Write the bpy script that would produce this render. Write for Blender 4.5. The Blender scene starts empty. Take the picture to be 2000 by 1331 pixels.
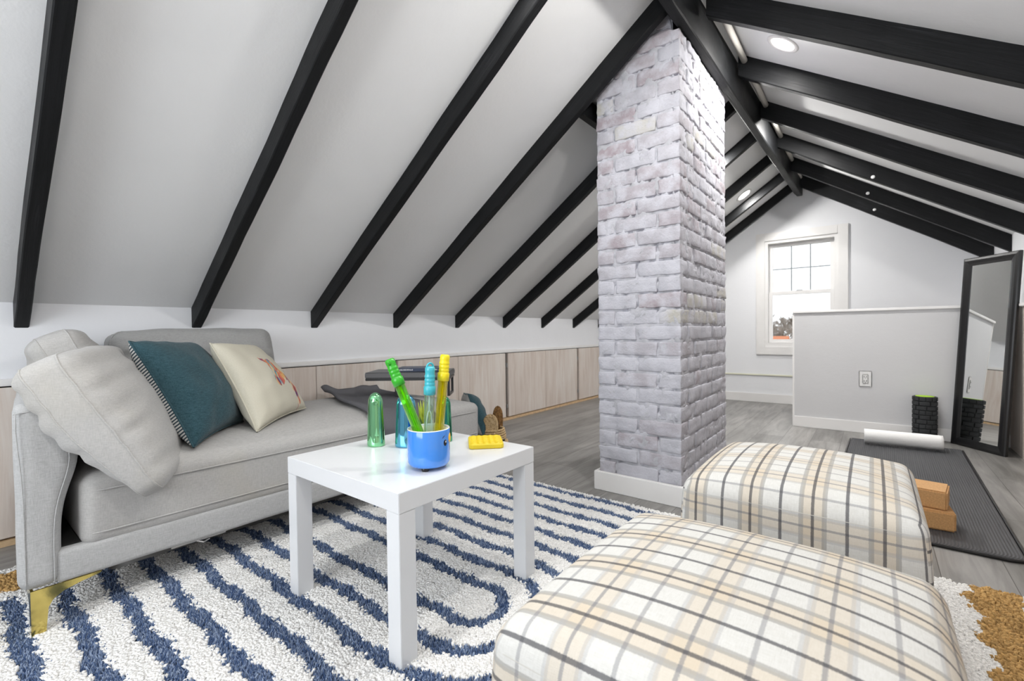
import bpy, bmesh, math, random
import numpy as np
from mathutils import Vector, Matrix, noise
S = bpy.context.scene
COL = S.collection
R = math.radians
rng = np.random.default_rng(7)
random.seed(5)

# ------------------------------------------------------------------ camera
YAW, PITCH, ROLL, CH, F = R(38.4), R(-1.0), R(0.70), 0.83, 889.0
_f = Vector((-math.sin(YAW)*math.cos(PITCH), math.cos(YAW)*math.cos(PITCH), math.sin(PITCH)))
_r = Vector((math.cos(YAW), math.sin(YAW), 0))
_u = _r.cross(_f)
_r2 = _r*math.cos(ROLL) - _u*math.sin(ROLL)
_u2 = _r*math.sin(ROLL) + _u*math.cos(ROLL)
cam = bpy.data.cameras.new('camera')
camo = bpy.data.objects.new('camera', cam)
COL.objects.link(camo)
m = Matrix.Identity(4)
for i in range(3):
    m[i][0], m[i][1], m[i][2] = _r2[i], _u2[i], -_f[i]
m[2][3] = CH
camo.matrix_world = m
cam.sensor_width = 36
cam.lens = F*36/2000
cam.clip_start = .02
cam.clip_end = 300
cam.dof.use_dof = True
cam.dof.focus_distance = 1.35
cam.dof.aperture_fstop = 5.0
S.camera = camo

# ------------------------------------------------------------------ light and exposure
S.view_settings.view_transform = 'Standard'
S.view_settings.look = 'None'
S.view_settings.exposure = 0.42
S.view_settings.gamma = 1.0
S.view_settings.use_curve_mapping = False
w = bpy.data.worlds.new('World')
S.world = w
w.use_nodes = True
bg = w.node_tree.nodes['Background']
bg.inputs[0].default_value = (.93, .96, 1, 1)
bg.inputs[1].default_value = 1.7


def area(name, loc, direction, sx, sy, power, color, shape='RECTANGLE', parent=None):
    l = bpy.data.lights.new(name, 'AREA')
    l.shape = shape
    l.size = sx
    if shape in ('RECTANGLE', 'ELLIPSE'):
        l.size_y = sy
    l.energy = power
    l.color = color
    o = bpy.data.objects.new(name, l)
    COL.objects.link(o)
    o.location = loc
    o.rotation_euler = Vector(direction).to_track_quat('-Z', 'Z').to_euler()
    if parent:
        o.parent = parent
    return o


# added daylight fill at an unseen rear window; portal for the far gable window
area('added_rear_daylight', (-1.0, -1.62, 1.25), (0, 1, -.03), 1.5, 1.3, 24, (.90, .95, 1))
p = area('daylight_portal', (-.62, 5.97, 1.22), (0, -1, 0), .67, 1.18, 1, (1, 1, 1))
p.data.cycles.is_portal = True


# ------------------------------------------------------------------ material helpers
def new_mat(name):
    mt = bpy.data.materials.new(name)
    mt.use_nodes = True
    nt = mt.node_tree
    return mt, nt, nt.nodes['Principled BSDF']


def N(nt, t, **kw):
    n = nt.nodes.new(t)
    for k, v in kw.items():
        setattr(n, k, v)
    return n


def inp(nt, sock, v):
    if hasattr(v, 'is_linked') or isinstance(v, bpy.types.NodeSocket):
        nt.links.new(v, sock)
    else:
        sock.default_value = v


def mth(nt, op, a, b=0.0, c=0.0):
    n = N(nt, 'ShaderNodeMath', operation=op)
    inp(nt, n.inputs[0], a)
    inp(nt, n.inputs[1], b)
    inp(nt, n.inputs[2], c)
    return n.outputs[0]


def mixc(nt, fac, a, b, mode='MIX'):
    n = N(nt, 'ShaderNodeMix', data_type='RGBA', blend_type=mode)
    inp(nt, n.inputs[0], fac)
    for s, v in ((n.inputs[6], a), (n.inputs[7], b)):
        if isinstance(v, tuple):
            s.default_value = (*v[:3], 1)
        else:
            nt.links.new(v, s)
    return n.outputs[2]


def coords(nt, kind='Object', scale=(1, 1, 1), rot=(0, 0, 0)):
    tc = N(nt, 'ShaderNodeTexCoord')
    mp = N(nt, 'ShaderNodeMapping')
    mp.inputs['Scale'].default_value = scale
    mp.inputs['Rotation'].default_value = rot
    nt.links.new(tc.outputs[kind], mp.inputs[0])
    return mp.outputs[0]


def noi(nt, vec, scale, detail=3, rough=.5, dist=0.0):
    n = N(nt, 'ShaderNodeTexNoise')
    nt.links.new(vec, n.inputs['Vector'])
    n.inputs['Scale'].default_value = scale
    n.inputs['Detail'].default_value = detail
    n.inputs['Roughness'].default_value = rough
    n.inputs['Distortion'].default_value = dist
    return n.outputs['Fac']


def ramp(nt, fac, stops):
    n = N(nt, 'ShaderNodeValToRGB')
    nt.links.new(fac, n.inputs[0])
    el = n.color_ramp.elements
    while len(el) < len(stops):
        el.new(.5)
    for e, (p, c) in zip(el, stops):
        e.position = p
        e.color = (*c, 1) if len(c) == 3 else c
    return n.outputs[0]


def bump(nt, bs, h, strength=.3, dist=.002):
    b = N(nt, 'ShaderNodeBump')
    b.inputs['Strength'].default_value = strength
    b.inputs['Distance'].default_value = dist
    nt.links.new(h, b.inputs['Height'])
    nt.links.new(b.outputs[0], bs.inputs['Normal'])


def plain(name, col, rough=.5, metal=0.0, nscale=0, nstr=.2, var=0.0, coat=0.0, spec=.5):
    mt, nt, bs = new_mat(name)
    bs.inputs['Roughness'].default_value = rough
    bs.inputs['Metallic'].default_value = metal
    bs.inputs['Coat Weight'].default_value = coat
    bs.inputs['Specular IOR Level'].default_value = spec
    v = coords(nt)
    n = noi(nt, v, nscale or 20, 4)
    c0 = tuple(max(0, c*(1-var)) for c in col)
    c1 = tuple(min(1, c*(1+var)) for c in col)
    nt.links.new(ramp(nt, n, [(.3, c0), (.7, c1)]), bs.inputs['Base Color'])
    if nscale:
        bump(nt, bs, n, nstr, .002)
    return mt


def wall_paint(name, col, sc=3.0):
    mt, nt, bs = new_mat(name)
    bs.inputs['Roughness'].default_value = .55
    bs.inputs['Specular IOR Level'].default_value = .3
    v = coords(nt)
    n = noi(nt, v, sc, 5)
    nt.links.new(ramp(nt, n, [(.3, tuple(c*.975 for c in col)), (.7, col)]), bs.inputs['Base Color'])
    h = mth(nt, 'ADD', noi(nt, v, 5, 6, .6), mth(nt, 'MULTIPLY', noi(nt, v, 60, 3), .12))
    bump(nt, bs, h, .25, .012)
    return mt


def fabric(name, c0, c1, sc=1.0, bstr=.35, rough=.95, fine=420, stain=None):
    mt, nt, bs = new_mat(name)
    bs.inputs['Roughness'].default_value = rough
    bs.inputs['Specular IOR Level'].default_value = .15
    bs.inputs['Sheen Weight'].default_value = .15
    v1 = coords(nt, 'Object', (1, 1, 9))
    v2 = coords(nt, 'Object', (9, 9, 1))
    a = noi(nt, v1, fine/6*sc, 3, .6)
    b = noi(nt, v2, fine/6*sc, 3, .6)
    f = mth(nt, 'MULTIPLY', mth(nt, 'ADD', a, b), .5)
    c = ramp(nt, f, [(.36, c0), (.62, c1)])
    if stain:
        c = mixc(nt, mth(nt, 'MULTIPLY', ramp(nt, noi(nt, coords(nt), 3.2, 3), [(.56, (0, 0, 0)), (.72, (1, 1, 1))]), .35), c, stain)
    nt.links.new(c, bs.inputs['Base Color'])
    bump(nt, bs, f, bstr, .0015)
    return mt


M = {}
M['wall'] = wall_paint('wall_paint', (.83, .84, .865))
M['ceil'] = wall_paint('ceiling_paint', (.86, .865, .87))
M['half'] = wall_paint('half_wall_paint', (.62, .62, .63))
M['trim'] = plain('trim_paint', (.82, .81, .80), .4, nscale=8, nstr=.08, var=.02)
M['white_satin'] = plain('white_lacquer', (.76, .77, .785), .28, nscale=300, nstr=.02, coat=.1)
M['gold'] = plain('brass', (.62, .50, .16), .14, 1.0, nscale=25, nstr=.15, var=.15)
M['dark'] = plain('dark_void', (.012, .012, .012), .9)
M['black'] = plain('black_satin', (.008, .008, .009), .33, nscale=60, nstr=.1)
M['sofa'] = fabric('grey_sofa_fabric', (.37, .37, .365), (.50, .50, .50))
M['sofa_warm'] = fabric('grey_cushion_fabric', (.39, .38, .37), (.50, .49, .475), stain=(.46, .42, .33))
M['sofa_back'] = fabric('grey_back_fabric', (.31, .31, .305), (.42, .42, .415))
M['teal'] = fabric('teal_linen', (.014, .038, .050), (.050, .112, .135), 1.6, .6, .95, 260)
M['cork'] = plain('cork', (.55, .31, .13), .8, nscale=180, nstr=.3, var=.14)
M['towel'] = plain('white_terry', (.80, .80, .79), .95, nscale=260, nstr=.6, var=.04)
M['roller'] = plain('black_foam', (.022, .024, .026), .75, nscale=120, nstr=.2, var=.1)
M['lime'] = plain('lime_plastic', (.42, .70, .02), .5)
M['yellow_rub'] = plain('yellow_silicone', (.80, .60, .02), .45)
M['blue_glaze'] = plain('blue_glaze', (.06, .27, .80), .12, coat=.6)
M['cream_glaze'] = plain('cream_glaze', (.85, .84, .72), .15, coat=.5)
M['print_black'] = plain('black_print', (.01, .01, .012), .3)
M['print_white'] = plain('white_print', (.9, .9, .9), .3)
M['orange_pl'] = plain('yellow_orange_glaze', (.85, .50, .05), .2)
M['green_pl'] = plain('green_plastic', (.035, .42, .02), .28, coat=.2)
M['teal_pl'] = plain('turquoise_plastic', (.06, .48, .58), .3, coat=.2)
M['yel_pl'] = plain('yellow_plastic', (.88, .72, .01), .3, coat=.2)
M['chrome_green'] = plain('green_chrome', (.30, .72, .38), .07, 1.0)
M['chrome_blue'] = plain('blue_chrome', (.16, .50, .72), .05, 1.0)
M['chrome_dk'] = plain('dark_green_chrome', (.08, .38, .22), .08, 1.0)
M['leaf'] = plain('yellow_green_leaf', (.42, .50, .05), .5, nscale=30, var=.15)
M['leaf_dk'] = plain('deep_green_leaf', (.08, .16, .03), .55, nscale=30, var=.15)
M['plate'] = plain('outlet_plastic', (.74, .74, .73), .35)
M['yellowed'] = plain('yellowed_paint', (.76, .76, .62), .5)
M['steel'] = plain('zinc', (.55, .55, .55), .35, 1.0)
M['board'] = plain('raw_ply_edge', (.62, .44, .26), .7, nscale=40, var=.15)
M['slate'] = plain('speckled_grey_laminate', (.13, .13, .135), .6, nscale=500, nstr=.1, var=.5)
M['muntin'] = plain('grey_muntin', (.30, .33, .35), .6)
M['filler'] = plain('cream_filler', (.62, .60, .55), .6)
M['navy'] = plain('navy_book_cloth', (.02, .035, .08), .4)
M['paper'] = plain('paper_edge', (.7, .68, .62), .8)
M['fringe_dk'] = plain('dark_yarn', (.05, .05, .06), .9)


def m_mirror():
    mt, nt, bs = new_mat('mirror_silver')
    bs.inputs['Base Color'].default_value = (.86, .88, .88, 1)
    bs.inputs['Metallic'].default_value = 1
    bs.inputs['Roughness'].default_value = .004
    return mt


M['mirror'] = m_mirror()


def m_glass(name, col, ior=1.3, rough=0.0, trans=1.0):
    mt, nt, bs = new_mat(name)
    bs.inputs['Base Color'].default_value = (*col, 1)
    bs.inputs['Transmission Weight'].default_value = trans
    bs.inputs['IOR'].default_value = ior
    bs.inputs['Roughness'].default_value = rough
    return mt


def m_thin(name, tint, gl=.12, body=0.0, bodyc=(1, 1, 1), rough=.02):
    mt = bpy.data.materials.new(name)
    mt.use_nodes = True
    nt = mt.node_tree
    nt.nodes.clear()
    tr = N(nt, 'ShaderNodeBsdfTransparent')
    tr.inputs[0].default_value = (*tint, 1)
    df = N(nt, 'ShaderNodeBsdfTranslucent')
    df.inputs[0].default_value = (*bodyc, 1)
    g = N(nt, 'ShaderNodeBsdfGlossy')
    g.inputs['Roughness'].default_value = rough
    lw = N(nt, 'ShaderNodeLayerWeight')
    lw.inputs[0].default_value = .35
    m1 = N(nt, 'ShaderNodeMixShader')
    m1.inputs[0].default_value = body
    nt.links.new(tr.outputs[0], m1.inputs[1])
    nt.links.new(df.outputs[0], m1.inputs[2])
    m2 = N(nt, 'ShaderNodeMixShader')
    nt.links.new(mth(nt, 'MULTIPLY', lw.outputs['Facing'], gl*3), m2.inputs[0])
    nt.links.new(m1.outputs[0], m2.inputs[1])
    nt.links.new(g.outputs[0], m2.inputs[2])
    o = N(nt, 'ShaderNodeOutputMaterial')
    nt.links.new(m2.outputs[0], o.inputs[0])
    return mt


M['pane'] = m_thin('window_glass', (.97, .98, .98), .04)
M['tube_green'] = m_thin('green_clear_tube', (.74, .98, .38), .25, .22, (.45, .95, .10))
M['tube_clear'] = m_thin('clear_tube', (.93, .98, .96), .25, .10, (.80, .95, .90))
M['tube_yellow'] = m_thin('yellow_clear_tube', (.98, .94, .35), .25, .22, (.98, .90, .05))
M['stick_green'] = plain('lime_wand', (.55, .85, .25), .3)
M['stick_white'] = plain('milky_wand', (.75, .86, .84), .3)
M['stick_yellow'] = plain('yellow_wand', (.90, .85, .08), .3)


def m_emit(name, col, s):
    mt = bpy.data.materials.new(name)
    mt.use_nodes = True
    nt = mt.node_tree
    nt.nodes.clear()
    e = N(nt, 'ShaderNodeEmission')
    e.inputs[0].default_value = (*col, 1)
    e.inputs[1].default_value = s
    o = N(nt, 'ShaderNodeOutputMaterial')
    nt.links.new(e.outputs[0], o.inputs[0])
    return mt


M['lens'] = m_emit('lamp_lens', (1, .97, .92), 12)


def m_beam():
    mt, nt, bs = new_mat('black_painted_wood')
    v = coords(nt, 'Object', (1, 1, 1), (0, 0, 0))
    vs = coords(nt, 'UV', (1.2, 22, 1))
    n = noi(nt, vs, 3.0, 5, .6, 1.2)
    n2 = noi(nt, v, 4, 3)
    nt.links.new(ramp(nt, mth(nt, 'ADD', mth(nt, 'MULTIPLY', n, .55), mth(nt, 'MULTIPLY', n2, .45)),
                      [(.34, (.004, .0045, .005)), (.56, (.009, .0095, .0105)), (.76, (.028, .030, .033))]), bs.inputs['Base Color'])
    nt.links.new(ramp(nt, n2, [(.3, (.42, .42, .42)), (.7, (.62, .62, .62))]), bs.inputs['Roughness'])
    bs.inputs['Specular IOR Level'].default_value = .22
    bump(nt, bs, n, .5, .003)
    return mt


M['beam'] = m_beam()


def m_floor():
    mt, nt, bs = new_mat('grey_plank_floor')
    v = coords(nt, 'Object', (1, 1, 1), (0, 0, R(90)))
    br = N(nt, 'ShaderNodeTexBrick')
    nt.links.new(v, br.inputs['Vector'])
    br.inputs['Scale'].default_value = 1
    br.inputs['Brick Width'].default_value = 1.2
    br.inputs['Row Height'].default_value = .18
    br.inputs['Mortar Size'].default_value = .0012
    br.offset = .37
    br.inputs['Color1'].default_value = (.0, .0, .0, 1)
    br.inputs['Color2'].default_value = (1, 1, 1, 1)
    br.inputs['Mortar'].default_value = (.5, .5, .5, 1)
    vg = coords(nt, 'Object', (11, 1.1, 1))
    g = noi(nt, vg, 2.0, 6, .62, .8)
    g2 = noi(nt, coords(nt, 'Object', (3, .8, 1)), 1.8, 3)
    g = mth(nt, 'ADD', mth(nt, 'MULTIPLY', g, .6), mth(nt, 'MULTIPLY', g2, .4))
    f = mth(nt, 'ADD', mth(nt, 'MULTIPLY', g, .85), mth(nt, 'MULTIPLY', br.outputs['Color'], .10))
    c = ramp(nt, f, [(.32, (.13, .126, .117)), (.46, (.215, .209, .198)), (.60, (.32, .31, .297))])
    c = mixc(nt, br.outputs['Fac'], c, (.07, .065, .06))
    nt.links.new(c, bs.inputs['Base Color'])
    bs.inputs['Roughness'].default_value = .38
    bump(nt, bs, g, .12, .002)
    return mt


M['floor'] = m_floor()


def m_ply():
    mt, nt, bs = new_mat('whitewashed_plywood')
    g = noi(nt, coords(nt, 'Object', (1, 7, .55)), 3.2, 6, .6, 1.0)
    g2 = noi(nt, coords(nt, 'Object', (1, 1.6, .8)), 1.6, 2)
    f = mth(nt, 'ADD', mth(nt, 'MULTIPLY', g, .6), mth(nt, 'MULTIPLY', g2, .4))
    nt.links.new(ramp(nt, f, [(.34, (.56, .465, .40)), (.50, (.67, .59, .53)), (.64, (.74, .69, .64))]), bs.inputs['Base Color'])
    bs.inputs['Roughness'].default_value = .6
    bump(nt, bs, g, .1, .001)
    return mt


M['ply'] = m_ply()


def m_brick():
    mt, nt, bs = new_mat('whitewashed_brick')
    v = coords(nt)
    at = N(nt, 'ShaderNodeAttribute', attribute_name='tone')
    tone = at.outputs['Fac']
    n = noi(nt, v, 9, 5, .65)
    n2 = noi(nt, v, 28, 5, .7)
    # tone: 0 mortar, .3 grey-white brick, .6 mauve brick, .9 cream brick
    base = ramp(nt, tone, [(0, (.42, .42, .45)), (.15, (.42, .418, .45)), (.3, (.455, .455, .50)), (.55, (.41, .395, .43)), (.7, (.36, .31, .335)), (.9, (.47, .455, .42))])
    for e in base.node.color_ramp.elements:
        pass
    red = mth(nt, 'MULTIPLY', mth(nt, 'GREATER_THAN', tone, .05), ramp(nt, n2, [(.52, (0, 0, 0)), (.74, (.55, .55, .55))]))
    red = mth(nt, 'MULTIPLY', red, ramp(nt, n, [(.4, (0, 0, 0)), (.62, (1, 1, 1))]))
    c = mixc(nt, red, base, (.26, .155, .17))
    c = mixc(nt, ramp(nt, noi(nt, v, 14, 4, .6), [(.38, (0, 0, 0)), (.62, (.85, .85, .85))]), c, (.54, .54, .59))
    nt.links.new(c, bs.inputs['Base Color'])
    bs.inputs['Roughness'].default_value = .85
    bs.inputs['Specular IOR Level'].default_value = .25
    bump(nt, bs, mth(nt, 'ADD', n2, mth(nt, 'MULTIPLY', noi(nt, v, 110, 3), .5)), .6, .006)
    return mt


M['brick'] = m_brick()


def m_plaid():
    """u carries the strong stripes, v the light ones"""
    mt, nt, bs = new_mat('plaid_upholstery')
    tc = N(nt, 'ShaderNodeTexCoord')
    sp = N(nt, 'ShaderNodeSeparateXYZ')
    nt.links.new(tc.outputs['UV'], sp.inputs[0])
    v3 = coords(nt, 'UV', (1, 1, 1))
    wob = mth(nt, 'MULTIPLY', mth(nt, 'SUBTRACT', noi(nt, v3, 900, 1), .5), .004)

    def band(c, P, ph, half, edge, line, sec):
        t = mth(nt, 'FRACT', mth(nt, 'ADD', mth(nt, 'DIVIDE', mth(nt, 'ADD', c, wob), P), ph))
        d = mth(nt, 'ABSOLUTE', mth(nt, 'SUBTRACT', t, .25))
        tan = mth(nt, 'LESS_THAN', d, half)
        ed = mth(nt, 'LESS_THAN', mth(nt, 'ABSOLUTE', mth(nt, 'SUBTRACT', d, half)), edge)
        dk = mth(nt, 'LESS_THAN', d, line)
        sc = mth(nt, 'LESS_THAN', mth(nt, 'ABSOLUTE', mth(nt, 'SUBTRACT', t, .75)), sec)
        return tan, ed, dk, sc
    P = .130
    ut, ue, ud, us = band(sp.outputs[0], P, 0, .175, .036, .024, .025)
    vt, ve, vd, vs = band(sp.outputs[1], P, 0, .175, .036, .020, .022)
    sl = noi(nt, coords(nt, 'UV', (60, 900, 1)), 1.0, 3, .7)
    sl2 = noi(nt, coords(nt, 'UV', (900, 60, 1)), 1.0, 3, .7)
    slub = mth(nt, 'MULTIPLY', mth(nt, 'ADD', sl, sl2), .5)
    c = ramp(nt, slub, [(.36, (.58, .57, .535)), (.62, (.69, .685, .66))])
    tanc = (.60, .49, .345)
    c = mixc(nt, mth(nt, 'MULTIPLY', ut, .48), c, tanc)
    c = mixc(nt, mth(nt, 'MULTIPLY', vt, .40), c, tanc)
    c = mixc(nt, mth(nt, 'MULTIPLY', ue, .70), c, (.33, .32, .30))
    c = mixc(nt, mth(nt, 'MULTIPLY', ve, .36), c, (.36, .36, .37))
    c = mixc(nt, mth(nt, 'MULTIPLY', vs, .52), c, (.22, .22, .24))
    c = mixc(nt, mth(nt, 'MULTIPLY', vd, .58), c, (.17, .18, .21))
    c = mixc(nt, mth(nt, 'MULTIPLY', us, .80), c, (.07, .07, .08))
    c = mixc(nt, mth(nt, 'MULTIPLY', ud, .80), c, (.07, .07, .08))
    nt.links.new(c, bs.inputs['Base Color'])
    bs.inputs['Roughness'].default_value = .92
    bs.inputs['Specular IOR Level'].default_value = .15
    bump(nt, bs, slub, .35, .0015)
    return mt


M['plaid'] = m_plaid()


def m_stripes():
    mt, nt, bs = new_mat('black_white_line_print')
    wv = N(nt, 'ShaderNodeTexWave', wave_type='BANDS', bands_direction='Y')
    nt.links.new(coords(nt, 'UV', (1, 1, 1), (0, 0, R(8))), wv.inputs['Vector'])
    wv.inputs['Scale'].default_value = 13
    wv.inputs['Distortion'].default_value = 1.5
    nt.links.new(ramp(nt, wv.outputs['Fac'], [(.42, (.03, .05, .07)), (.5, (.62, .61, .58))]), bs.inputs['Base Color'])
    bs.inputs['Roughness'].default_value = .9
    return mt


M['stripes'] = m_stripes()


def m_cream():
    mt, nt, bs = new_mat('cream_cotton_with_watercolour')
    tc = N(nt, 'ShaderNodeTexCoord')
    sp = N(nt, 'ShaderNodeSeparateXYZ')
    nt.links.new(tc.outputs['UV'], sp.inputs[0])
    nz = noi(nt, coords(nt, 'UV'), 14, 3)
    u = mth(nt, 'ADD', sp.outputs[0], mth(nt, 'MULTIPLY', mth(nt, 'SUBTRACT', nz, .5), .05))
    v = mth(nt, 'ADD', sp.outputs[1], mth(nt, 'MULTIPLY', mth(nt, 'SUBTRACT', noi(nt, coords(nt, 'UV', (1, 1, 1), (0, 0, 1)), 15, 3), .5), .05))

    def ell(cx, cy, a, b, ang):
        ca, sa = math.cos(R(ang)), math.sin(R(ang))
        dx = mth(nt, 'SUBTRACT', u, cx)
        dy = mth(nt, 'SUBTRACT', v, cy)
        p = mth(nt, 'DIVIDE', mth(nt, 'ADD', mth(nt, 'MULTIPLY', dx, ca), mth(nt, 'MULTIPLY', dy, sa)), a)
        q = mth(nt, 'DIVIDE', mth(nt, 'SUBTRACT', mth(nt, 'MULTIPLY', dy, ca), mth(nt, 'MULTIPLY', dx, sa)), b)
        return mth(nt, 'LESS_THAN', mth(nt, 'ADD', mth(nt, 'MULTIPLY', p, p), mth(nt, 'MULTIPLY', q, q)), 1)
    msk = None
    for e in ((.52, .52, .075, .13, -8), (.53, .37, .10, .095, 0), (.45, .63, .025, .10, 60), (.52, .61, .06, .045, 20), (.64, .46, .04, .14, 18),
              (.72, .34, .026, .11, 25), (.78, .23, .04, .12, 12), (.82, .15, .045, .11, 4), (.80, .07, .03, .07, -25)):
        k = ell(*e)
        msk = k if msk is None else mth(nt, 'MAXIMUM', msk, k)
    vo = N(nt, 'ShaderNodeTexVoronoi')
    nt.links.new(coords(nt, 'UV', (26, 9, 1), (0, 0, .4)), vo.inputs['Vector'])
    vo.inputs['Scale'].default_value = 1
    sx = N(nt, 'ShaderNodeSeparateXYZ')
    nt.links.new(vo.outputs['Color'], sx.inputs[0])
    art = ramp(nt, sx.outputs[0], [(.0, (.10, .02, .14)), (.22, (.30, .05, .16)), (.40, (.60, .10, .07)), (.55, (.75, .30, .12)),
                                   (.70, (.70, .50, .15)), (.82, (.70, .62, .50)), (.92, (.10, .35, .40))])
    base = ramp(nt, noi(nt, coords(nt, 'UV', (80, 80, 1)), 2, 3), [(.3, (.58, .55, .45)), (.7, (.66, .63, .53))])
    nt.links.new(mixc(nt, mth(nt, 'MULTIPLY', msk, .92), base, art), bs.inputs['Base Color'])
    bs.inputs['Roughness'].default_value = .9
    bs.inputs['Specular IOR Level'].default_value = .15
    bump(nt, bs, noi(nt, coords(nt, 'UV', (1, 1, 1)), 180, 2), .2, .001)
    return mt


M['cream'] = m_cream()
M['cream_plain'] = fabric('cream_cotton', (.56, .53, .43), (.64, .61, .51), 1, .2)


def m_throw():
    mt, nt, bs = new_mat('charcoal_knit')
    wv = N(nt, 'ShaderNodeTexWave', wave_type='BANDS', bands_direction='DIAGONAL')
    nt.links.new(coords(nt, 'UV'), wv.inputs['Vector'])
    wv.inputs['Scale'].default_value = 95
    wv.inputs['Distortion'].default_value = .6
    nt.links.new(ramp(nt, wv.outputs['Fac'], [(.2, (.12, .12, .13)), (.8, (.165, .165, .178))]), bs.inputs['Base Color'])
    bs.inputs['Roughness'].default_value = .95
    bs.inputs['Specular IOR Level'].default_value = .1
    bump(nt, bs, wv.outputs['Fac'], .5, .002)
    return mt


M['throw'] = m_throw()


def m_mat():
    mt, nt, bs = new_mat('ribbed_mat_rubber')
    bs.inputs['Roughness'].default_value = .6
    nt.links.new(ramp(nt, noi(nt, coords(nt), 3, 2), [(.3, (.045, .046, .05)), (.7, (.06, .062, .066))]), bs.inputs['Base Color'])
    return mt


M['mat'] = m_mat()


def m_weave():
    mt, nt, bs = new_mat('seagrass_weave')
    v = coords(nt)
    n = noi(nt, v, 150, 4, .6)
    nt.links.new(ramp(nt, n, [(.3, (.24, .14, .06)), (.48, (.56, .39, .20)), (.7, (.74, .58, .36))]), bs.inputs['Base Color'])
    bs.inputs['Roughness'].default_value = .8
    bump(nt, bs, n, .5, .003)
    return mt


M['weave'] = m_weave()
M['weave_dk'] = plain('dark_seagrass', (.20, .10, .03), .85, nscale=80, nstr=.6, var=.5)


def m_rug():
    mt, nt, bs = new_mat('shag_yarn')
    at = N(nt, 'ShaderNodeAttribute', attribute_name='col')
    nt.links.new(at.outputs['Color'], bs.inputs['Base Color'])
    bs.inputs['Roughness'].default_value = .95
    bs.inputs['Specular IOR Level'].default_value = .1
    return mt


M['rug'] = m_rug()


# ------------------------------------------------------------------ object helpers
def link(name, me, mat=None, parent=None, smooth=False, label=None):
    o = bpy.data.objects.new(name, me)
    COL.objects.link(o)
    if mat is not None:
        for mm in (mat if isinstance(mat, (list, tuple)) else [mat]):
            me.materials.append(mm)
    if smooth:
        me.polygons.foreach_set('use_smooth', [True]*len(me.polygons))
    if parent is not None:
        o.parent = parent
    if label:
        o['label'] = label
    return o


def pyd(name, V, Fc, mat, parent=None, smooth=False, **k):
    me = bpy.data.meshes.new(name)
    me.from_pydata([tuple(map(float, v)) for v in V], [], Fc)
    me.validate()
    me.update()
    return link(name, me, mat, parent, smooth, **k)


def bmo(name, bm, mat, parent=None, smooth=False, **k):
    bmesh.ops.recalc_face_normals(bm, faces=bm.faces)
    me = bpy.data.meshes.new(name)
    bm.to_mesh(me)
    bm.free()
    return link(name, me, mat, parent, smooth, **k)


def thing(name, label, cat, loc=(0, 0, 0), group=None):
    o = bpy.data.objects.new(name, None)
    COL.objects.link(o)
    o.location = loc
    o.empty_display_size = .05
    return tag(o, label, cat, group)


def tag(o, label, cat, group=None):
    o['label'] = label
    o['category'] = cat
    if group:
        o['group'] = group
    return o


def struct(o):
    o['kind'] = 'structure'
    return o


def bx(bm, x0, x1, y0, y1, z0, z1, bev=0.0):
    vs = [bm.verts.new(p) for p in ((x0, y0, z0), (x1, y0, z0), (x1, y1, z0), (x0, y1, z0), (x0, y0, z1), (x1, y0, z1), (x1, y1, z1), (x0, y1, z1))]
    fs = [bm.faces.new([vs[i] for i in q]) for q in ((0, 3, 2, 1), (4, 5, 6, 7), (0, 1, 5, 4), (1, 2, 6, 5), (2, 3, 7, 6), (3, 0, 4, 7))]
    if bev:
        es = list({e for f in fs for e in f.edges})
        bmesh.ops.bevel(bm, geom=es, offset=bev, segments=2, affect='EDGES', clamp_overlap=True)
    return vs


def boxo(name, x0, x1, y0, y1, z0, z1, mat, parent=None, bev=0.0, **k):
    bm = bmesh.new()
    bx(bm, x0, x1, y0, y1, z0, z1, bev)
    return bmo(name, bm, mat, parent, **k)


def local(o, parent):
    """geometry was written in world space: move it into the parent's space"""
    o.data.transform(Matrix.Translation(-parent.location))
    return o


def tube(bm, pts, rad, seg=8, cap=True):
    pts = [Vector(p) for p in pts]
    rads = rad if isinstance(rad, (list, tuple)) else [rad]*len(pts)
    rings = []
    t0 = (pts[1]-pts[0]).normalized()
    a = t0.orthogonal().normalized()
    for i, p in enumerate(pts):
        t = (pts[min(i+1, len(pts)-1)]-pts[max(i-1, 0)]).normalized()
        a = (a - t*a.dot(t)).normalized()
        b = t.cross(a)
        rings.append([bm.verts.new(p + (a*math.cos(2*math.pi*k/seg)+b*math.sin(2*math.pi*k/seg))*rads[i]) for k in range(seg)])
    for i in range(len(rings)-1):
        for k in range(seg):
            bm.faces.new((rings[i][k], rings[i][(k+1) % seg], rings[i+1][(k+1) % seg], rings[i+1][k]))
    if cap:
        bm.faces.new(rings[0][::-1])
        bm.faces.new(rings[-1])


def lathe(bm, prof, seg=40, mtx=None, closed=False):
    """prof: list of (r, z); poles where r == 0"""
    mtx = mtx or Matrix.Identity(4)
    rings = []
    for r, z in prof:
        if r <= 1e-6:
            rings.append([bm.verts.new(mtx @ Vector((0, 0, z)))])
        else:
            rings.append([bm.verts.new(mtx @ Vector((r*math.cos(2*math.pi*k/seg), r*math.sin(2*math.pi*k/seg), z))) for k in range(seg)])
    n = len(rings)
    for i in range(n if closed else n-1):
        A, B = rings[i], rings[(i+1) % n]
        for k in range(seg):
            k2 = (k+1) % seg
            if len(A) == 1 and len(B) == 1:
                continue
            if len(A) == 1:
                bm.faces.new((A[0], B[k2], B[k]))
            elif len(B) == 1:
                bm.faces.new((A[k], A[k2], B[0]))
            else:
                bm.faces.new((A[k], A[k2], B[k2], B[k]))


def axis_mtx(p0, p1):
    p0, p1 = Vector(p0), Vector(p1)
    q = (p1-p0).to_track_quat('Z', 'Y')
    return Matrix.Translation(p0) @ q.to_matrix().to_4x4()


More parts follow.
